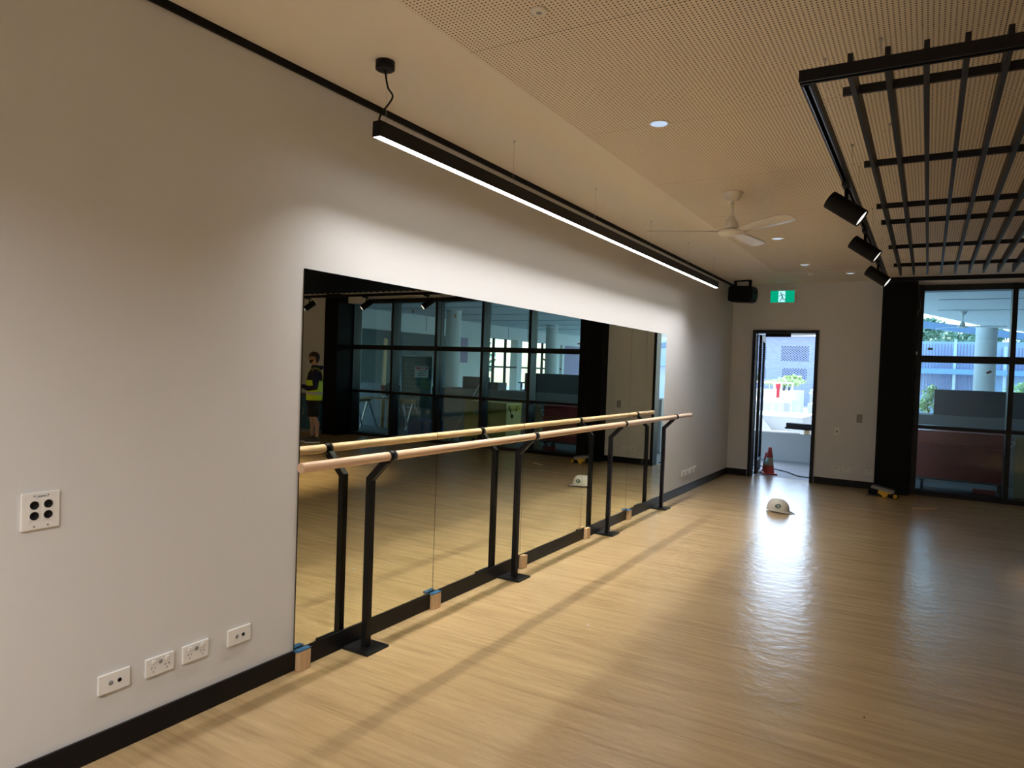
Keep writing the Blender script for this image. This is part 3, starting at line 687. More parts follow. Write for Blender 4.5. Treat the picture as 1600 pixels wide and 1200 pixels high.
# ------------------------------------------------------------------ person
def build_person():
    t = thing('person', 'person in hi-vis vest, navy jumper and black shorts holding a phone, seen in the mirror', 'person', (6.86, 8.86, 0), 0)
    t.rotation_euler = (0, 0, math.atan2(-.73, .69)-PI/2)     # local +y is forward
    # body: one continuous skin mesh
    J = {}; verts = []; edges = []; rad = []
    def v(n, p, r, par=None):
        J[n] = len(verts); verts.append(p); rad.append(r)
        if par is not None: edges.append((J[par], J[n]))
    v('pel', (0, 0, .80), (.125, .10)); v('wai', (0, .005, .95), (.120, .092), 'pel'); v('che', (0, .01, 1.13), (.145, .105), 'wai'); v('uch', (0, -.01, 1.25), (.12, .085), 'che')
    v('nek', (0, .0, 1.33), (.048, .050), 'uch'); v('nk2', (0, .012, 1.385), (.045, .047), 'nek'); v('hd0', (0, .03, 1.43), (.058, .072), 'nk2'); v('hd1', (0, .03, 1.49), (.068, .086), 'hd0'); v('hd2', (0, .022, 1.55), (.060, .075), 'hd1')
    for s, nm in ((-1, 'l'), (1, 'r')):
        v('sh'+nm, (s*.165, -.01, 1.245), (.055, .055), 'uch')
        v('ua'+nm, (s*.20, -.015, 1.12), (.045, .045), 'sh'+nm); v('el'+nm, (s*.205, -.01, .985), (.036, .036), 'ua'+nm)
        v('fa'+nm, (s*.165, .11, .965), (.032, .032), 'el'+nm); v('wr'+nm, (s*.095, .225, 1.00), (.022, .026), 'fa'+nm); v('pa'+nm, (s*.060, .275, 1.015), (.030, .016), 'wr'+nm); v('kn'+nm, (s*.040, .300, 1.022), (.028, .014), 'pa'+nm)
        v('hi'+nm, (s*.085, 0, .74), (.088, .092), 'pel'); v('th'+nm, (s*.092, .012, .60), (.072, .078), 'hi'+nm); v('ke'+nm, (s*.092, .012+(.03 if s < 0 else -.01), .435), (.050, .054), 'th'+nm)
        k = .03 if s < 0 else -.05
        v('ca'+nm, (s*.092, k-.02, .33), (.048, .054), 'ke'+nm); v('sk'+nm, (s*.092, k-.01, .20), (.034, .038), 'ca'+nm); v('an'+nm, (s*.092, k-.01, .085), (.028, .034), 'sk'+nm); v('he'+nm, (s*.092, k, .040), (.032, .036), 'an'+nm); v('to'+nm, (s*.098, k+.13, .030), (.034, .022), 'he'+nm)
    me = bpy.data.meshes.new('body'); me.from_pydata(verts, edges, []); me.materials.append(M['skin'])
    o = bpy.data.objects.new('body', me); C.objects.link(o); o.parent = t
    md = o.modifiers.new('skin', 'SKIN'); md.use_smooth_shade = True
    sv = me.skin_vertices[0].data
    for i, r in enumerate(rad): sv[i].radius = r
    sv[0].use_root = True
    o.modifiers.new('sub', 'SUBSURF').levels = 1; o.modifiers[-1].render_levels = 2
    # fingers and thumb rooted in the palm, curled on the phone
    for s in (-1, 1):
        for k in range(4):
            b = bm_new(); z = 1.045-.018*k; x = s*.040
            tube(b, [(x, .295, z), (x-s*.012, .325, z+.002), (x-s*.032, .335-.002*k, z), (x-s*.044, .322, z-.002)], [.0085, .008, .0075, .006], 8); obj('finger', b, 'skin', t)
        b = bm_new(); tube(b, [(s*.072, .262, 1.04), (s*.055, .275, 1.065), (s*.030, .298, 1.070)], [.010, .0095, .007], 8); obj('thumb', b, 'skin', t)
    # face
    b = bm_new(); rings = []
    for z, w, y in ((1.505, .008, .098), (1.485, .011, .108), (1.468, .014, .118), (1.458, .013, .108)):
        rings.append([Vector((w*math.cos(2*PI*k/8), y+.010*math.sin(2*PI*k/8), z)) for k in range(8)])
    loft(b, rings); obj('nose', b, 'skin', t)
    for s in (-1, 1):
        b = bm_new(); bmesh.ops.create_uvsphere(b, u_segments=12, v_segments=8, radius=.011); bmesh.ops.translate(b, vec=(s*.028, .094, 1.497), verts=b.verts[:]); obj('eye', b, 'text', t)
        b = bm_new(); bmesh.ops.create_uvsphere(b, u_segments=12, v_segments=8, radius=1); bmesh.ops.scale(b, vec=(.008, .017, .028), verts=b.verts[:]); bmesh.ops.translate(b, vec=(s*.072, .018, 1.478), verts=b.verts[:]); obj('ear', b, 'skin', t)
        b = bm_new(); box(b, s*.028-.014, s*.028+.014, .098, .106, 1.512, 1.518, .002); obj('eyebrow', b, 'hair', t)
    b = bm_new(); box(b, -.018, .018, .098, .107, 1.432, 1.438, .002); obj('mouth', b, M['maroon'], t)
    # hair cap and beard
    b = bm_new(); rings = []; n = 24
    for i in range(7):
        ph = i/6*1.5; zc = 1.515+.090*math.sin(ph); s_ = math.cos(ph)
        rings.append([Vector((.078*s_*math.cos(2*PI*k/n), .020+.096*s_*math.sin(2*PI*k/n), zc)) for k in range(n)])
    loft(b, rings)
    rings = []
    for z, w, y0, y1 in ((1.525, .078, -.078, .012), (1.48, .076, -.074, .0), (1.44, .066, -.062, -.01), (1.41, .052, -.048, -.012)):
        rings.append([Vector((w*math.cos(a), (y0+y1)/2+(y1-y0)/2*math.sin(a), z)) for a in [2*PI*k/n for k in range(n)]])
    loft(b, rings); obj('hair', b, 'hair', t, smooth=True)
    b = bm_new(); rings = []
    for z, w, y0, y1 in ((1.462, .067, .015, .080), (1.445, .064, .015, .101), (1.42, .052, .02, .104), (1.400, .034, .035, .092), (1.392, .015, .055, .078)):
        rings.append([Vector((w*math.cos(a), (y0+y1)/2+(y1-y0)/2*math.sin(a), z)) for a in [2*PI*k/n for k in range(n)]])
    loft(b, rings); obj('beard', b, 'hair', t, smooth=True)
    # clothing
    def ell(c_, w, d__, tilt=0):
        return [Vector((c_[0]+w*math.cos(2*PI*k/n), c_[1]+d__*math.sin(2*PI*k/n), c_[2]+tilt*math.sin(2*PI*k/n))) for k in range(n)]
    b = bm_new()
    loft(b, [ell((0, 0, .80), .150, .118), ell((0, .0, .95), .148, .122), ell((0, .005, 1.12), .172, .132), ell((0, -.005, 1.24), .175, .115), ell((0, -.005, 1.295), .125, .085), ell((0, 0, 1.335), .062, .066), ell((0, -.01, 1.365), .060, .064)])
    for s in (-1, 1):
        tube(b, [(s*.14, -.01, 1.265), (s*.185, -.012, 1.20), (s*.212, -.015, 1.10), (s*.215, -.01, .975), (s*.17, .10, .955), (s*.105, .215, .992)], [.055, .064, .058, .050, .046, .034], 16)
    tube(b, [(-.075, -.02, 1.30), (-.05, -.085, 1.32), (0, -.105, 1.325), (.05, -.085, 1.32), (.075, -.02, 1.30)], [.02, .035, .04, .035, .02], 12)
    obj('jumper', b, 'navy', t, 'navy hooded jumper', smooth=True)
    b = bm_new(); rr = [ell((0, 0, .745), .172, .140), ell((0, 0, .86), .170, .142), ell((0, .003, 1.0), .172, .142), ell((0, .005, 1.10), .185, .145)]
    loft(b, rr, False)
    for s in (-1, 1):
        for y0, y1 in ((.142, .09), (-.135, -.09)):
            rings = []
            for q, (x, y, z) in enumerate(((s*.115, y0*.98, 1.07), (s*.110, y0*1.0, 1.16), (s*.105, y1*1.15, 1.25), (s*.100, y1*.6, 1.305), (s*.098, 0, 1.318))):
                rings.append([Vector((x+dx, y+dy*(1 if y0 > 0 else -1), z+dz)) for dx, dy, dz in ((-.035, 0, 0), (.035, 0, 0), (.035, .006, .004), (-.035, .006, .004))])
            loft(b, rings)
    vst = obj('hi_vis_vest', b, 'hivis', t, 'bright yellow green vest', smooth=True)
    sd = vst.modifiers.new('thick', 'SOLIDIFY'); sd.thickness = .004
    b = bm_new(); loft(b, [ell((0, 0, .845), .1745, .1465), ell((0, 0, .895), .1745, .1465)], False)
    o = obj('reflective_band', b, 'silver', t, 'silver reflective tape', smooth=True); sd = o.modifiers.new('thick', 'SOLIDIFY'); sd.thickness = .002
    b = bm_new(); loft(b, [ell((0, 0, .81), .150, .125), ell((0, 0, .70), .172, .135), ell((0, 0, .66), .168, .12)])
    for s in (-1, 1):
        loft(b, [ell((s*.083, .004, .73), .090, .112), ell((s*.094, .01, .60), .094, .105), ell((s*.097, .015+(.015 if s < 0 else -.01), .46), .090, .095)])
    obj('shorts', b, 'shorts', t, 'black knee length shorts', smooth=True)
    for s in (-1, 1):
        k = .03 if s < 0 else -.05
        b = bm_new(); loft(b, [ell((s*.092, k+.0, .012), .043, .060), ell((s*.092, k-.002, .05), .042, .055), ell((s*.092, k-.008, .10), .038, .046)])
        loft(b, [[Vector((s*.094+w*math.cos(a), y, .014+h*max(0, math.sin(a)))) for a in [2*PI*q/16 for q in range(16)]] for y, w, h in ((k-.06, .038, .06), (k, .042, .07), (k+.09, .046, .052), (k+.17, .040, .034), (k+.20, .02, .02))])
        sh = obj('shoe', b, 'shoe', t, 'dark sneaker', smooth=True)
        b = bm_new(); pts = [(s*.094+w*sx, y) for y, w, sx in ((k-.068, .03, -1), (k, .045, -1), (k+.10, .049, -1), (k+.18, .04, -1), (k+.208, .0, 0), (k+.18, .04, 1), (k+.10, .049, 1), (k, .045, 1), (k-.068, .03, 1))]
        prism(b, [(x, y, .0) for x, y in pts], (0, 0, .015)); obj('sole', b, 'white', sh)
    return t
pp = build_person()
ph = thing('phone', 'dark phone held in the hands of the person', 'phone', (0, 0, 0))
b = bm_new(); box(b, -.036, .036, -.004, .004, -.072, .072, .004); obj('case', b, 'text', ph)
b = bm_new(); box(b, -.033, .033, -.0052, -.0042, -.068, .068); obj('screen', b, 'dgrey', ph)
bpy.context.view_layer.update()
ph.matrix_world = pp.matrix_world @ Matrix.Translation((0, .318, 1.03)) @ Matrix.Rotation(-.35, 4, 'X')

# ------------------------------------------------------------------ outside: verandah and courtyard
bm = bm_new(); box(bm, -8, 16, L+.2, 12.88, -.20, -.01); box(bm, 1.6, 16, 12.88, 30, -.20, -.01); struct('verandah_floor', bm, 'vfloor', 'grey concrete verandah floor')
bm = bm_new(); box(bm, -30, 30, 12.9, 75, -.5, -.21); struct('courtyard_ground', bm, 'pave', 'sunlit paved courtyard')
# verandah roof, its free edge runs diagonally
bm = bm_new(); ed = [(-8, L+.2), (16, L+.2), (16, 30), (7.2, 29.5), (4.484, 22.9), (3.491, 20.7), (2.35, 17.2), (.5, 14.05), (-8, 13.95)]
prism(bm, [(x, y, 2.90) for x, y in ed], (0, 0, .35)); vr = struct('verandah_roof', bm, 'soffit', 'white verandah soffit')
bm = bm_new()
for y in (12.2, 14.3, 16.4, 18.5, 20.6, 22.7): box(bm, 2.6 if y < 17 else 4.6, 10.4, y, y+.03, 2.893, 2.8999)
struct('soffit_batten', bm, 'conc', None, vr)
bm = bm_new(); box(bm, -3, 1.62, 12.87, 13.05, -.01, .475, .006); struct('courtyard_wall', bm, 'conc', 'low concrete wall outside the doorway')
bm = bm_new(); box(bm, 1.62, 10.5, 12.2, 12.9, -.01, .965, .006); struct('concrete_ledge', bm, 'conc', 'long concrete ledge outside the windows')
b = bm_new(); box(b, 2.585, 4.55, 12.32, 12.88, .967, 1.345, .006); tag(obj('planter_box', b, 'darkblock'), 'long dark grey concrete planter box standing on the ledge outside the windows', 'planter')
b = bm_new(); box(b, 5.62, 6.1, 12.35, 12.7, .967, 1.22, .006); box(b, 5.2, 5.6, 12.35, 12.7, .967, 1.12, .006); tag(obj('grey_crate', b, 'darkblock'), 'stepped dark crate on the ledge beside the large round column', 'crate')

def column(x, y, r, lab):
    b = bm_new(); lathe(b, (x, y, 0), [(0, -.01), (r, -.01), (r, 2.88), (r+.02, 2.8995), (0, 2.8995)], 48); tag(obj('round_column', b, 'colwhite'), lab, 'column', 'round verandah columns')
column(3.72, 21.4, .235, 'round white column behind the planter box, seen directly through the window')
column(8.43, 15.2, .20, 'thick round column seen in the mirror beside the ledge crate')
column(8.30, 20.6, .20, 'slimmer round column seen in the mirror next to the outdoor fan')
f2 = fan((3.044, 16.81, 2.9), .1, 0, 'white outdoor fan on the verandah soffit seen straight through the window', 'soffit', R=.75, grp='verandah ceiling fans', drop=.22)
f3 = dup(f2, (6.957, 17.08, 2.9), .6, 'white outdoor fan on the verandah soffit seen in the mirror')

# maroon trolley
t = thing('maroon_trolley', 'maroon sided trolley on castors parked outside the first window', 'trolley', (2.93, 11.2, 0))
b = bm_new(); box(b, -.60, .48, -.16, .22, .16, .60, .006); box(b, -.60, .48, -.14, .20, .6005, .795, .006); obj('body', b, 'maroon', t)
b = bm_new(); box(b, -.62, .50, -.175, .235, .575, .60, .004); obj('lip', b, 'maroon', t)
b = bm_new(); box(b, -.62, .52, -.16, .24, .135, .159, .003); obj('deck', b, 'dgrey', t)
for sx, sy in ((-.45, -.1), (-.45, .19), (.44, -.1), (.44, .19)):
    b = bm_new(); lathe(b, (sx-.018, sy, .055-.01), [(0, 0), (.055, 0), (.055, .036), (0, .036)], 24, axis='x'); box(b, sx-.03, sx+.03, sy-.03, sy+.03, .108, .134); obj('castor', b, 'rubber', t)
b = bm_new(); tube(b, [(.49, -.12, .6), (.56, -.12, .7), (.56, .18, .7), (.49, .18, .6)], .012, 10); obj('handle', b, 'steel', t)
b = bm_new(); box(b, 3.50, 3.72, 11.10, 11.125, -.01, .78, .002); tag(obj('leaning_board', b, 'offcut'), 'pale upright board beside the maroon trolley', 'board')
b = bm_new(); box(b, 3.05, 3.30, 10.85, 10.88, -.01, .09, .003); tag(obj('red_box', b, 'maroon'), 'small red box on the verandah floor under the maroon trolley', 'box')
# yellow site boxes
t = thing('yellow_site_box', 'tall yellow site tool box with one side coloured lighter for daylight and dangling padlock', 'tool box', (4.62, 11.35, 0))
b = bm_new(); box(b, -.44, .40, -.33, .25, .08, .785, .006); obj('body', b, 'yellow', t)
b = bm_new(); box(b, -.4425, -.4405, -.30, .22, .10, .77); sp_ = obj('daylit_side', b, pbr('daylit_yellow', (.80, .66, .25), .45), t, 'yellow side coloured lighter as if daylit')  # lighter copy of the yellow: daylight on this side is put into the colour
b = bm_new(); box(b, -.4455, -.4430, -.27, .19, .64, .74, .001); obj('recess_mark', b, 'yellow', t)
b = bm_new(); tube(b, [(-.449, -.24, .74), (-.449, -.18, .62), (-.449, -.14, .56)], .008, 6); tube(b, [(-.449, .05, .72), (-.449, .02, .62)], .008, 6); box(b, -.458, -.446, -.17, -.09, .50, .57, .003); obj('padlock', b, 'blackm', t)
b = bm_new(); text_bm(b, 'PLUM', (-.02, -.3315, .53), (1, 0, 0), (0, 0, 1), .085); obj('lettering', b, 'signw', t, 'grey block lettering')
for sx, sy in ((-.36, -.25), (.32, -.25), (-.36, .17), (.32, .17)):
    b = bm_new(); lathe(b, (sx-.018, sy, .035), [(0, 0), (.045, 0), (.045, .036), (0, .036)], 20, axis='x'); obj('castor', b, 'rubber', t)
b = bm_new(); box(b, 5.06, 5.30, 11.3, 11.7, -.01, .80, .005); tag(obj('yellow_box', b, 'yellow'), 'plain yellow cabinet just left of the lettered tool box in the mirror', 'cabinet')

# sawhorses with bench and saw
def sawhorse(x, y, rz, lab):
    t = thing('sawhorse', lab, 'sawhorse', (x, y, -.01), rz, 'sawhorses outside the windows')
    b = bm_new(); box(b, -.30, .30, -.04, .04, .60, .66, .003); obj('beam', b, 'timber', t)
    for sx in (-1, 1):
        for sy in (-1, 1):
            b = bm_new(); bar(b, (sx*.25, sy*.02, .60), (sx*.32, sy*.22, 0), .028, .028); obj('leg', b, 'alu', t)
    return t
sawhorse(8.12, 11.45, 1.35, 'timber topped sawhorse with metal legs, farther one by the window corner')
sawhorse(7.05, 11.7, 1.4, 'timber topped sawhorse with metal legs, beneath the warning sign')
t = thing('mitre_saw', 'dark mitre saw resting on the sawhorses outside', 'saw', (7.5, 11.62, .653))
b = bm_new(); box(b, -.65, .75, -.10, .10, .0, .04, .004); obj('bench_plank', b, 'timber', t)
b = bm_new(); lathe(b, (0, 0, .041), [(0, 0), (.16, 0), (.15, .05), (0, .05)], 28); obj('turntable', b, 'alu', t)
b = bm_new(); lathe(b, (-.02, .0, .24), [(0, 0), (.13, 0), (.13, .05), (0, .05)], 28, axis='x'); obj('blade_guard', b, 'dgrey', t)
b = bm_new(); tube(b, [(.0, -.08, .10), (.04, .05, .22), (.05, .12, .34)], .03, 10); obj('arm', b, 'blackm', t)
b = bm_new(); box(b, .05, .20, -.06, .06, .20, .31, .015); obj('motor', b, 'red', t)
# temporary fence with warning sign
t = thing('temporary_fence', 'mesh temporary fence panel standing outside the fourth window', 'fence', (7.12, 12.05, -.01))
b = bm_new()
for p, q in (((-.42, 0, 0), (-.42, 0, 1.63)), ((.42, 0, 0), (.42, 0, 1.63)), ((-.42, 0, 1.63), (.42, 0, 1.63)), ((-.42, 0, .5), (.42, 0, .5))): tube(b, [p, q], .014, 8)
obj('tube_frame', b, 'alu', t)
b = bm_new()
for k in range(1, 12): tube(b, [(-.42+.07*k, 0, .5), (-.42+.07*k, 0, 1.63)], .0018, 4)
for k in range(1, 12): tube(b, [(-.42, 0, .5+.095*k), (.42, 0, .5+.095*k)], .0018, 4)
obj('wire_mesh', b, 'alu', t)
b = bm_new(); box(b, -.42, .42, .02, .024, .5, 1.62); obj('shade_cloth', b, pbr('green_mesh_cloth', (.10, .17, .15), .8), t, 'dull green shade cloth')
t = thing('warning_sign', 'white danger sign with red header tied to the temporary fence', 'sign', (6.96, 12.02, 1.28))
b = bm_new(); box(b, -.185, .185, -.003, .003, -.12, .12, .001); obj('board', b, 'signw', t)
b = bm_new(); box(b, -.165, .165, -.0042, -.0032, .055, .105); hdr = obj('header', b, 'red', t)
b = bm_new(); text_bm(b, 'DANGER', (-.115, -.0044, .066), (1, 0, 0), (0, 0, 1), .030); obj('header_text', b, 'signw', hdr)
b = bm_new()
for k in range(4): box(b, -.13, .13-.02*(k % 2), -.0042, -.0034, .025-.034*k, .037-.034*k)
obj('printed_lines', b, 'text', t)
# leaning boards, stick, corrugated sheet
for k, (x, dx, mt, lab) in enumerate(((7.80, .10, 'timber', 'long timber board leaning outside the last window, rightmost'), (7.98, .16, 'offcut', 'long pale board leaning outside the last window, leftmost'))):
    b = bm_new(); bar(b, (x, 11.95, -.01), (x+dx, 12.18, 2.0), .10, .03); tag(obj('leaning_timber', b, mt), lab, 'timber board')
b = bm_new(); 
for k in range(12): bar(b, (7.66+.004*k, 12.12, .55+.115*k), (7.78+.004*k, 12.12, .55+.115*k), .02, .085)
tag(obj('corrugated_sheet', b, 'colwhite'), 'narrow pale corrugated sheet standing by the leaning boards', 'sheet')
b = bm_new(); tube(b, [(5.55, 12.17, 1.06), (5.40, 10.95, -.005)], .010, 8); tag(obj('leaning_pole', b, 'silver'), 'thin white pole leaning outside the third window', 'pole')
b = bm_new(); box(b, 5.25, 5.33, 11.0, 11.08, -.01, .09, .004); tag(obj('white_bucket', b, 'white'), 'small white box on the ground near the leaning pole', 'box')
b = bm_new(); box(b, 6.1, 6.7, 11.3, 11.7, -.01, .30, .01); tag(obj('blue_tarp', b, pbr('tarp_blue', (.03, .10, .30), .5, bump=.5, bscale=8)), 'blue wrapped bundle on the verandah floor below the fourth window', 'bundle')

# facade of the wing on the right (seen in the mirror)
bm = bm_new()
XF = 10.6
box(bm, XF, XF+.3, 11, 30, 2.45, 2.9); box(bm, XF+.02, XF+.3, 11, 18.3, -.01, 2.45)
box(bm, XF, XF+.3, 18.3, 20.4, -.01, 2.45)
for y in (22.3, 25.4): box(bm, XF, XF+.3, y, y+.35, -.01, 2.45)
box(bm, XF, XF+.3, 26.0, 30, -.01, 2.45)
box(bm, XF, XF+.3, 20.4, 26, -.01, .35)
fw = struct('wing_facade', bm, 'colwhite', 'white panelled facade of the neighbouring wing')
bm = bm_new(); box(bm, XF-.01, XF+.02, 12.5, 18.0, -.01, 2.36); struct('dark_wall_panel', bm, pbr('dark_teal_wall', (.06, .09, .095), .6, var=.3), None, fw)
bm = bm_new()
for y in (12, 13.6, 15.2, 16.8, 18.4, 20, 21.6, 23.2, 24.8): box(bm, XF-.004, XF+.001, y, y+.02, 2.45, 2.89)
struct('panel_joint', bm, 'dgrey', None, fw)
bm = bm_new(); box(bm, XF-.012, XF-.001, 18.42, 19.05, 1.55, 2.36); box(bm, XF-.006, XF+.2, 26.2, 29.5, 1.2, 2.44); struct('dark_window', bm, 'slat', None, fw)
bm = bm_new()
for y in (20.7, 21.5, 23.3, 24.3): box(bm, XF+.02, XF+.10, y, y+.07, .35, 2.45)
box(bm, XF+.02, XF+.1, 20.4, 26, 1.42, 1.48); struct('dark_post', bm, 'frame', None, fw)

# stacked chairs outside (mirror): two simple stools/chairs
def chair(x, y, rz, lab):
    t = thing('outdoor_chair', lab, 'chair', (x, y, -.01), rz, 'white chairs on the verandah')
    b = bm_new(); box(b, -.21, .21, -.20, .20, .43, .455, .01); obj('seat', b, 'white', t)
    b = bm_new()
    for q in range(4): box(b, -.19, .19, .19, .21, .56+.085*q, .60+.085*q, .004)
    obj('backrest', b, 'white', t)
    for sx in (-1, 1):
        for sy in (-1, 1):
            b = bm_new(); bar(b, (sx*.19, sy*.18, .43), (sx*.21, sy*.21, 0), .025, .025); obj('leg', b, 'steel', t)
        b = bm_new(); bar(b, (sx*.18, .20, .43), (sx*.18, .21, .88), .022, .022); obj('back_post', b, 'steel', t)
for args in ((7.6, 15.3, .5, 'white slatted chair beyond the ledge, nearest the thick column in the mirror'), (8.4, 16.6, .7, 'white slatted chair beyond the ledge, behind the nearer one'), (7.2, 16.8, .2, 'white slatted chair beyond the ledge, rightmost in the mirror')): chair(*args)
b = bm_new()
for k in range(3): box(b, 3.2+.35*k, 3.42+.35*k, 12.95, 13.1, .967, 1.05)
b.free()
t = thing('blue_table', 'blue trestle table with small items beyond the planter box', 'table', (7.4, 19.0, -.01))
b = bm_new(); box(b, -1.0, 1.0, -.35, .35, .98, 1.02, .004); obj('top', b, 'roofblue', t)
for sx in (-1, 1):
    for sy in (-1, 1): 
        b = bm_new(); bar(b, (sx*.9, sy*.3, 0), (sx*.9, sy*.3, .98), .05, .05); obj('leg', b, 'roofblue', t)
for k in range(4):
    b = bm_new(); box(b, 6.7+.42*k, 6.85+.42*k, 18.95, 19.1, 1.011, 1.11+.04*(k % 2), .01); tag(obj('small_box', b, ['white', 'dgrey', 'white', 'grey'][k]), 'small box on the blue trestle table, ' + ['leftmost', 'second from left', 'third from left', 'rightmost'][k], 'box', 'boxes on the blue table')

# ------------------------------------------------------------------ courtyard seen through the doorway
def cone(x, y, s, rz, lab):
    t = thing('traffic_cone', lab, 'traffic cone', (x, y, -.01), rz, 'traffic cones outside the doorway')
    b = bm_new(); box(b, -.115*s, .115*s, -.115*s, .115*s, 0, .022, .006); obj('base', b, 'orange', t)
    b = bm_new(); lathe(b, (0, 0, .0225), [(.082*s, 0), (.078*s, .012), (.066*s, .12*s), (.0661*s, .1201*s)], 32); lathe(b, (0, 0, .0225), [(.051*s, .245*s), (.028*s, .405*s), (.024*s, .415*s), (.015*s, .415*s)], 32); obj('cone_body', b, 'orange', t)
    b = bm_new(); lathe(b, (0, 0, .0225), [(.067*s, .118*s), (.0675*s, .12*s), (.053*s, .245*s), (.051*s, .247*s)], 32); obj('reflective_collar', b, 'reflect', t, 'dull reflective collar')
cone(.505, 10.97, .92, .3, 'orange traffic cone with dirty reflective collar standing in front')
cone(.41, 11.22, .66, .1, 'shorter orange traffic cone partly hidden behind the other')
b = bm_new(); box(b, -.1, .38, 10.93, 11.09, -.01, .018, .002); tag(obj('floor_board', b, 'silver'), 'flat pale board on the ground left of the cones', 'board')
b = bm_new(); tube(b, [(.0, 11.9, 0), (.25, 11.75, 0), (.5, 11.55, 0), (.7, 11.35, 0), (.9, 11.0, 0), (1.2, 10.9, 0)], .008, 8); tag(obj('power_cable', b, 'rubber'), 'black cable snaking over the concrete behind the cones', 'cable')
b = bm_new(); bar(b, (.43, 12.95, .620), (1.5, 12.75, .620), .20, .075); bar(b, (.40, 12.95, .568), (1.5, 12.8, .568), .16, .028); tag(obj('steel_beam', b, 'clad'), 'black steel section resting on the low wall outside the doorway', 'steel beam')
b = bm_new(); box(b, .95, 1.15, 12.88, 13.03, .476, .553); box(b, .70, .78, 12.9, 13.02, .476, .553, .003); tag(obj('packing_block', b, 'timber'), 'small blocks holding the steel section off the wall', 'wood block')
b = bm_new(); box(b, -.2, .62, 12.90, 13.0, .4755, .50, .002); tag(obj('white_plank', b, 'white'), 'white plank lying along the top of the low wall', 'plank')
def planter(x0, x1, y0, y1, z1, lab, nm='stone_planter'):
    b = bm_new(); box(b, x0, x1, y0, y1, -.21, z1, .01); tag(obj(nm, b, 'concl'), lab, 'planter', 'pale concrete planters in the courtyard')
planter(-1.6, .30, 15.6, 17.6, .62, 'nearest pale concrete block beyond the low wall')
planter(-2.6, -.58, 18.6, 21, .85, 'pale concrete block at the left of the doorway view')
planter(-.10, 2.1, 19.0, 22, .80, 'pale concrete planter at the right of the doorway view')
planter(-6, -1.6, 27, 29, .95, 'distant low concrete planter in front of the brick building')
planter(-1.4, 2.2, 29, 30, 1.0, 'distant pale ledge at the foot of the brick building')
t = thing('leaning_ramp_board', 'wide pale board sloping down across the concrete block', 'board', (0, 0, 0))
b = bm_new(); bar(b, (-1.0, 15.52, 1.0), (.06, 15.40, -.20), .03, .16); obj('plank', b, 'silver', t)
# balustrade
t = thing('white_balustrade', 'white tubular balustrade in the sunny courtyard', 'balustrade', (-.72, 18.0, -.21))
b = bm_new()
for p, q in (((-.6, 0, 1.52), (.40, 0, 1.52)), ((-.6, 0, 1.05), (.40, 0, 1.05)), ((.40, 0, 0), (.40, 0, 1.52)), ((-.02, 0, .7), (-.02, 0, 1.52)), ((-.6, 0, 0), (-.6, 0, 1.52)), ((.15, 0, .7), (.15, 0, 1.52)), ((-.02, 0, .72), (.40, 0, .72))): tube(b, [p, q], .018, 8)
obj('rail_frame', b, 'white', t)
b = bm_new()
for k in range(7): tube(b, [(-.55+.14*k, 0, 1.05), (-.55+.14*k, 0, 1.52)], .006, 6)
obj('baluster', b, 'white', t)

def foliage(bm, c, r, n, s, mi=0, flat=1.):
    c = Vector(c)
    for _ in range(n):
        d_ = Vector((random.gauss(0, 1), random.gauss(0, 1), random.gauss(0, 1))).normalized()*(random.random()**.4)
        p = c+Vector((d_.x*r[0], d_.y*r[1], d_.z*r[2]))
        a = Vector((random.gauss(0, 1), random.gauss(0, 1), random.gauss(0, 1)*flat)).normalized(); q = a.cross(Vector((random.gauss(0, 1), random.gauss(0, 1), random.gauss(0, 1)))).normalized()
        k = s*(.6+.8*random.random())
        f = bm.faces.new([bm.verts.new(v) for v in (p-a*k, p+q*k*.45, p+a*k, p-q*k*.45)]); f.material_index = mi
def plant(x, y, z, r, n, s, mt, lab, cat='shrub', nm='leafy_shrub', grp=None, trunk=0):
    t = thing(nm, lab, cat, (x, y, z), 0, grp)
    b = bm_new(); foliage(b, (0, 0, trunk+r[2]), r, n, s); 
    if trunk: foliage(b, (r[0]*.5, 0, trunk+r[2]*1.5), (r[0]*.6, r[1]*.6, r[2]*.6), n//2, s); foliage(b, (-r[0]*.6, 0, trunk+r[2]*.6), (r[0]*.6, r[1]*.6, r[2]*.5), n//2, s)
    obj('foliage', b, mt, t)
    b = bm_new(); tube(b, [(0, 0, 0), (.03*r[0], 0, trunk*.6+r[2]*.4), (0, .02, trunk+r[2])], [.05*r[0]+.01, .03*r[0]+.008, .01], 8)
    for a in (0, 2.1, 4.2): tube(b, [(0, 0, trunk*.8+r[2]*.3), (r[0]*.5*math.cos(a), r[1]*.5*math.sin(a), trunk+r[2]*1.2)], [.02*r[0]+.005, .006], 6)
    obj('stem', b, 'bark', t)
plant(-2.1, 27.5, .951, (.7, .4, .10), 400, .07, 'leafl', 'bright green grassy planting behind the balustrade', trunk=.2)
plant(.9, 19.6, .801, (.9, .3, .10), 350, .06, 'leafl', 'low green ground cover on the right planter', trunk=.2)
plant(-2.05, 28.3, .951, (.45, .25, .22), 300, .08, 'leafl', 'pale leafy shrub behind the balustrade in the doorway view', trunk=.12)
plant(-1.26, 18.3, -.21, (.13, .13, .13), 200, .04, 'leaf', 'small dark leaved tree at the left edge of the doorway view', 'tree', 'young_tree', trunk=1.45)
plant(2.52, 16.9, -.01, (.14, .14, .30), 260, .035, 'leafl', 'slender pale shrub left of the planter box outside the window', trunk=.80)
plant(3.75, 23.5, -.21, (.35, .2, .20), 260, .06, pbr('yellow_flower', (.65, .55, .15), .6, var=.3), 'yellow green flower bed outside the window', 'flowers', 'flower_bed', trunk=.7)
plant(5.2, 30, -.21, (.5, .4, .6), 400, .08, 'leafl', 'pale shrub just right of the round column beyond the planter box', trunk=.6)
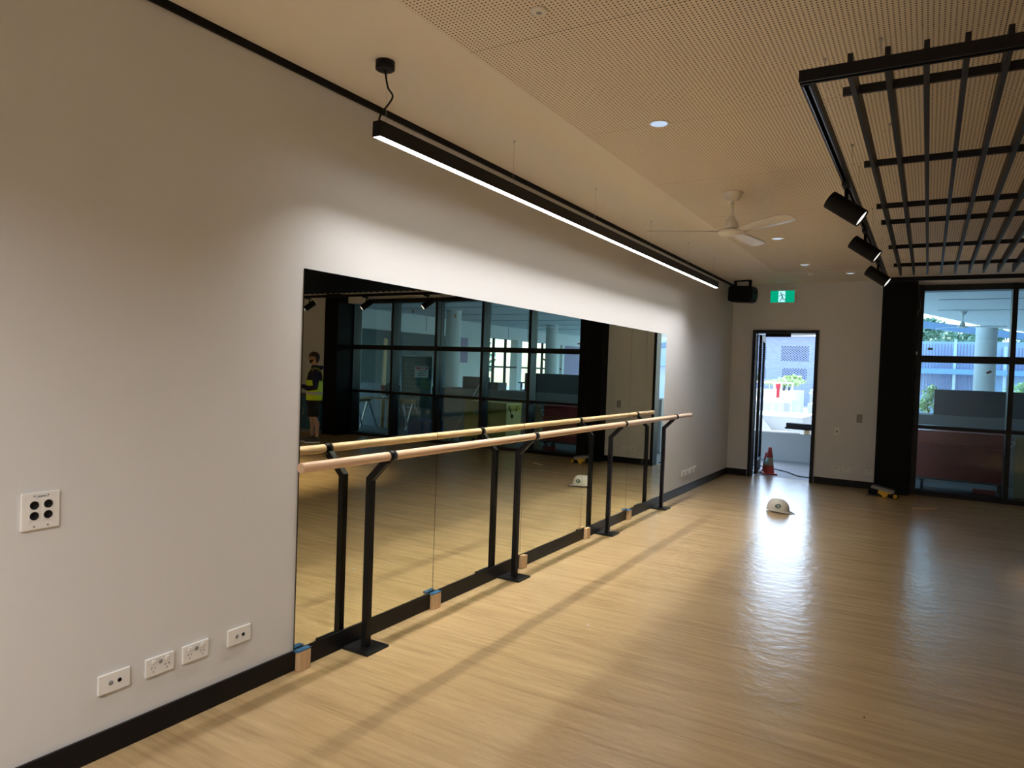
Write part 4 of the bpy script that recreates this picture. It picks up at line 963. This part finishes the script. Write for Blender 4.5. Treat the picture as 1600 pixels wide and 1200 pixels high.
b = bm_new(); lathe(b, (-1.95, 25.5, -.21), [(0, 0), (.05, 0), (.05, 1.28), (.09, 1.29), (.09, 1.42), (0, 1.42)], 16); tag(obj('red_marker', b, 'red'), 'small red marker post near the green planting', 'post')

# brick building
bm = bm_new(); box(bm, -14, .6, 45, 46, -.21, 3.95); bb_ = struct('brick_building', bm, 'brick', 'blue grey brick building with perforated brick panels')
bm = bm_new()
for px0, px1, pz0, pz1 in ((-5.25, -3.62, 2.43, 3.36), (-5.15, -3.7, 1.30, 2.06), (-7.6, -6.1, 2.43, 3.36), (-7.6, -6.1, 1.30, 2.06)):
    nx = int((px1-px0)/.083); nz_ = int((pz1-pz0)/.070)
    for i in range(nx):
        for j in range(nz_):
            if (i+j) % 2 == 0: box(bm, px0+i*.083, px0+i*.083+.060, 44.985, 45.0, pz0+j*.070, pz0+j*.070+.055)
struct('brick_opening', bm, pbr('opening_dark', (.012, .014, .03), .9), None, bb_)
bm = bm_new(); prism(bm, [(-14, 43.6, 3.85), (.9, 43.6, 4.15), (.9, 43.6, 4.4), (-14, 43.6, 4.2)], (0, 2.6, 0)); struct('brick_building_roof', bm, 'soffit', 'pale roof edge above the brick building')

# slatted building behind the verandah
bl_ = thing('slatted_building', 'two storey building with mauve slatted screens and sloping blue roof beam', 'building', (4.5, 40, -.21))
b = bm_new(); box(b, -4.5, 10, .6, 1, 0, 3.7); loc_ = obj('back_wall', b, 'slatblue', bl_)
b = bm_new(); prism(b, [(-4.5, -.3, 4.62), (8.5, -.3, 2.66+.2), (8.5, -.3, 2.94+.2), (-4.5, -.3, 4.95)], (0, .5, 0)); obj('roof_beam', b, 'roofblue', bl_)
b = bm_new(); box(b, -4.5, 10, -.5, .5, 2.08, 2.33); obj('balcony_slab', b, pbr('balcony_blue', (.25, .40, .60), .6), bl_)
for x0, x1, z0, z1, mt in ((-2.3, -.2, 2.34, 3.55, 'slat'), (.9, 1.9, 2.34, 3.4, 'slat'), (-2.3, .35, 1.0, 2.07, 'slat'), (1.9, 3.2, 2.34, 3.1, 'slat'), (3.3, 4.6, 2.34, 2.9, 'slatblue')):
    b = bm_new(); x = x0
    while x < x1: box(b, x, x+.045, 0, .06, z0, z1); x += .13
    obj('slat_screen', b, mt, bl_)
b = bm_new()
for x in (-1.0, .38, 1.0, 1.95, 3.25, 4.7): box(b, x, x+.12, -.1, .02, 0, 3.6-x*.15)
obj('posts', b, 'soffit', bl_)
for k, (x, y, z, r, tr) in enumerate(((1.6, 50, 0, (1.6, 1.2, 1.1), 3.3), (4.6, 52, 0, (1.8, 1.2, 1.0), 3.2), (7.4, 50, 0, (1.2, 1.0, .8), 2.9), (9.9, 52, 0, (1.6, 1.2, .9), 2.6), (-11, 56, 0, (2, 1.5, 1.4), 3))):
    plant(x, y, -.21, r, 1300, .16, 'leaf', ['leafy tree behind the slatted building, left of the round column', 'leafy tree behind the slatted building, directly behind the round column', 'leafy tree behind the slatted building, right of the round column', 'leafy tree farthest right behind the slatted building', 'leafy tree behind the brick building'][k], 'tree', 'courtyard_tree', 'trees behind the buildings', trunk=tr)
for k, (x, y, r) in enumerate(((19, 27, (3, 2, 2)), (22, 33, (3, 2, 2.4)))):
    plant(x, y, -.21, r, 1200, .2, 'leaf', ['tree seen through the wing in the mirror, nearer one', 'tree seen through the wing in the mirror, farther one'][k], 'tree', 'courtyard_tree', 'trees beyond the wing', trunk=.6)

# ------------------------------------------------------------------ light
w = bpy.data.worlds.new('world'); bpy.context.scene.world = w; w.use_nodes = True
nt = w.node_tree; nt.nodes.clear()
bg = N(nt, 'ShaderNodeBackground'); out = N(nt, 'ShaderNodeOutputWorld'); sky = N(nt, 'ShaderNodeTexSky')
sky.sky_type = 'NISHITA'; sky.sun_disc = False; sky.sun_elevation = math.radians(62); sky.sun_rotation = math.radians(-15); sky.air_density = 1.2; sky.dust_density = 1.0
bg.inputs[1].default_value = .78
nt.links.new(sky.outputs[0], bg.inputs[0]); nt.links.new(bg.outputs[0], out.inputs[0])
sl = bpy.data.lights.new('sun', 'SUN'); sl.energy = 8.5; sl.color = (.84, .94, 1); sl.angle = .01
so = bpy.data.objects.new('sun', sl); C.objects.link(so)
sd_ = Vector((.22, -.42, -.88)).normalized(); so.rotation_euler = sd_.to_track_quat('-Z', 'Y').to_euler(); so.location = (0, 30, 20)

cy = bpy.context.scene.cycles
cy.caustics_reflective = True; cy.blur_glossy = 0.; cy.sample_clamp_indirect = 0.
vs = bpy.context.scene.view_settings
vs.view_transform = 'Standard'; vs.look = 'None'; vs.gamma = 1; vs.exposure = .32; vs.use_curve_mapping = False
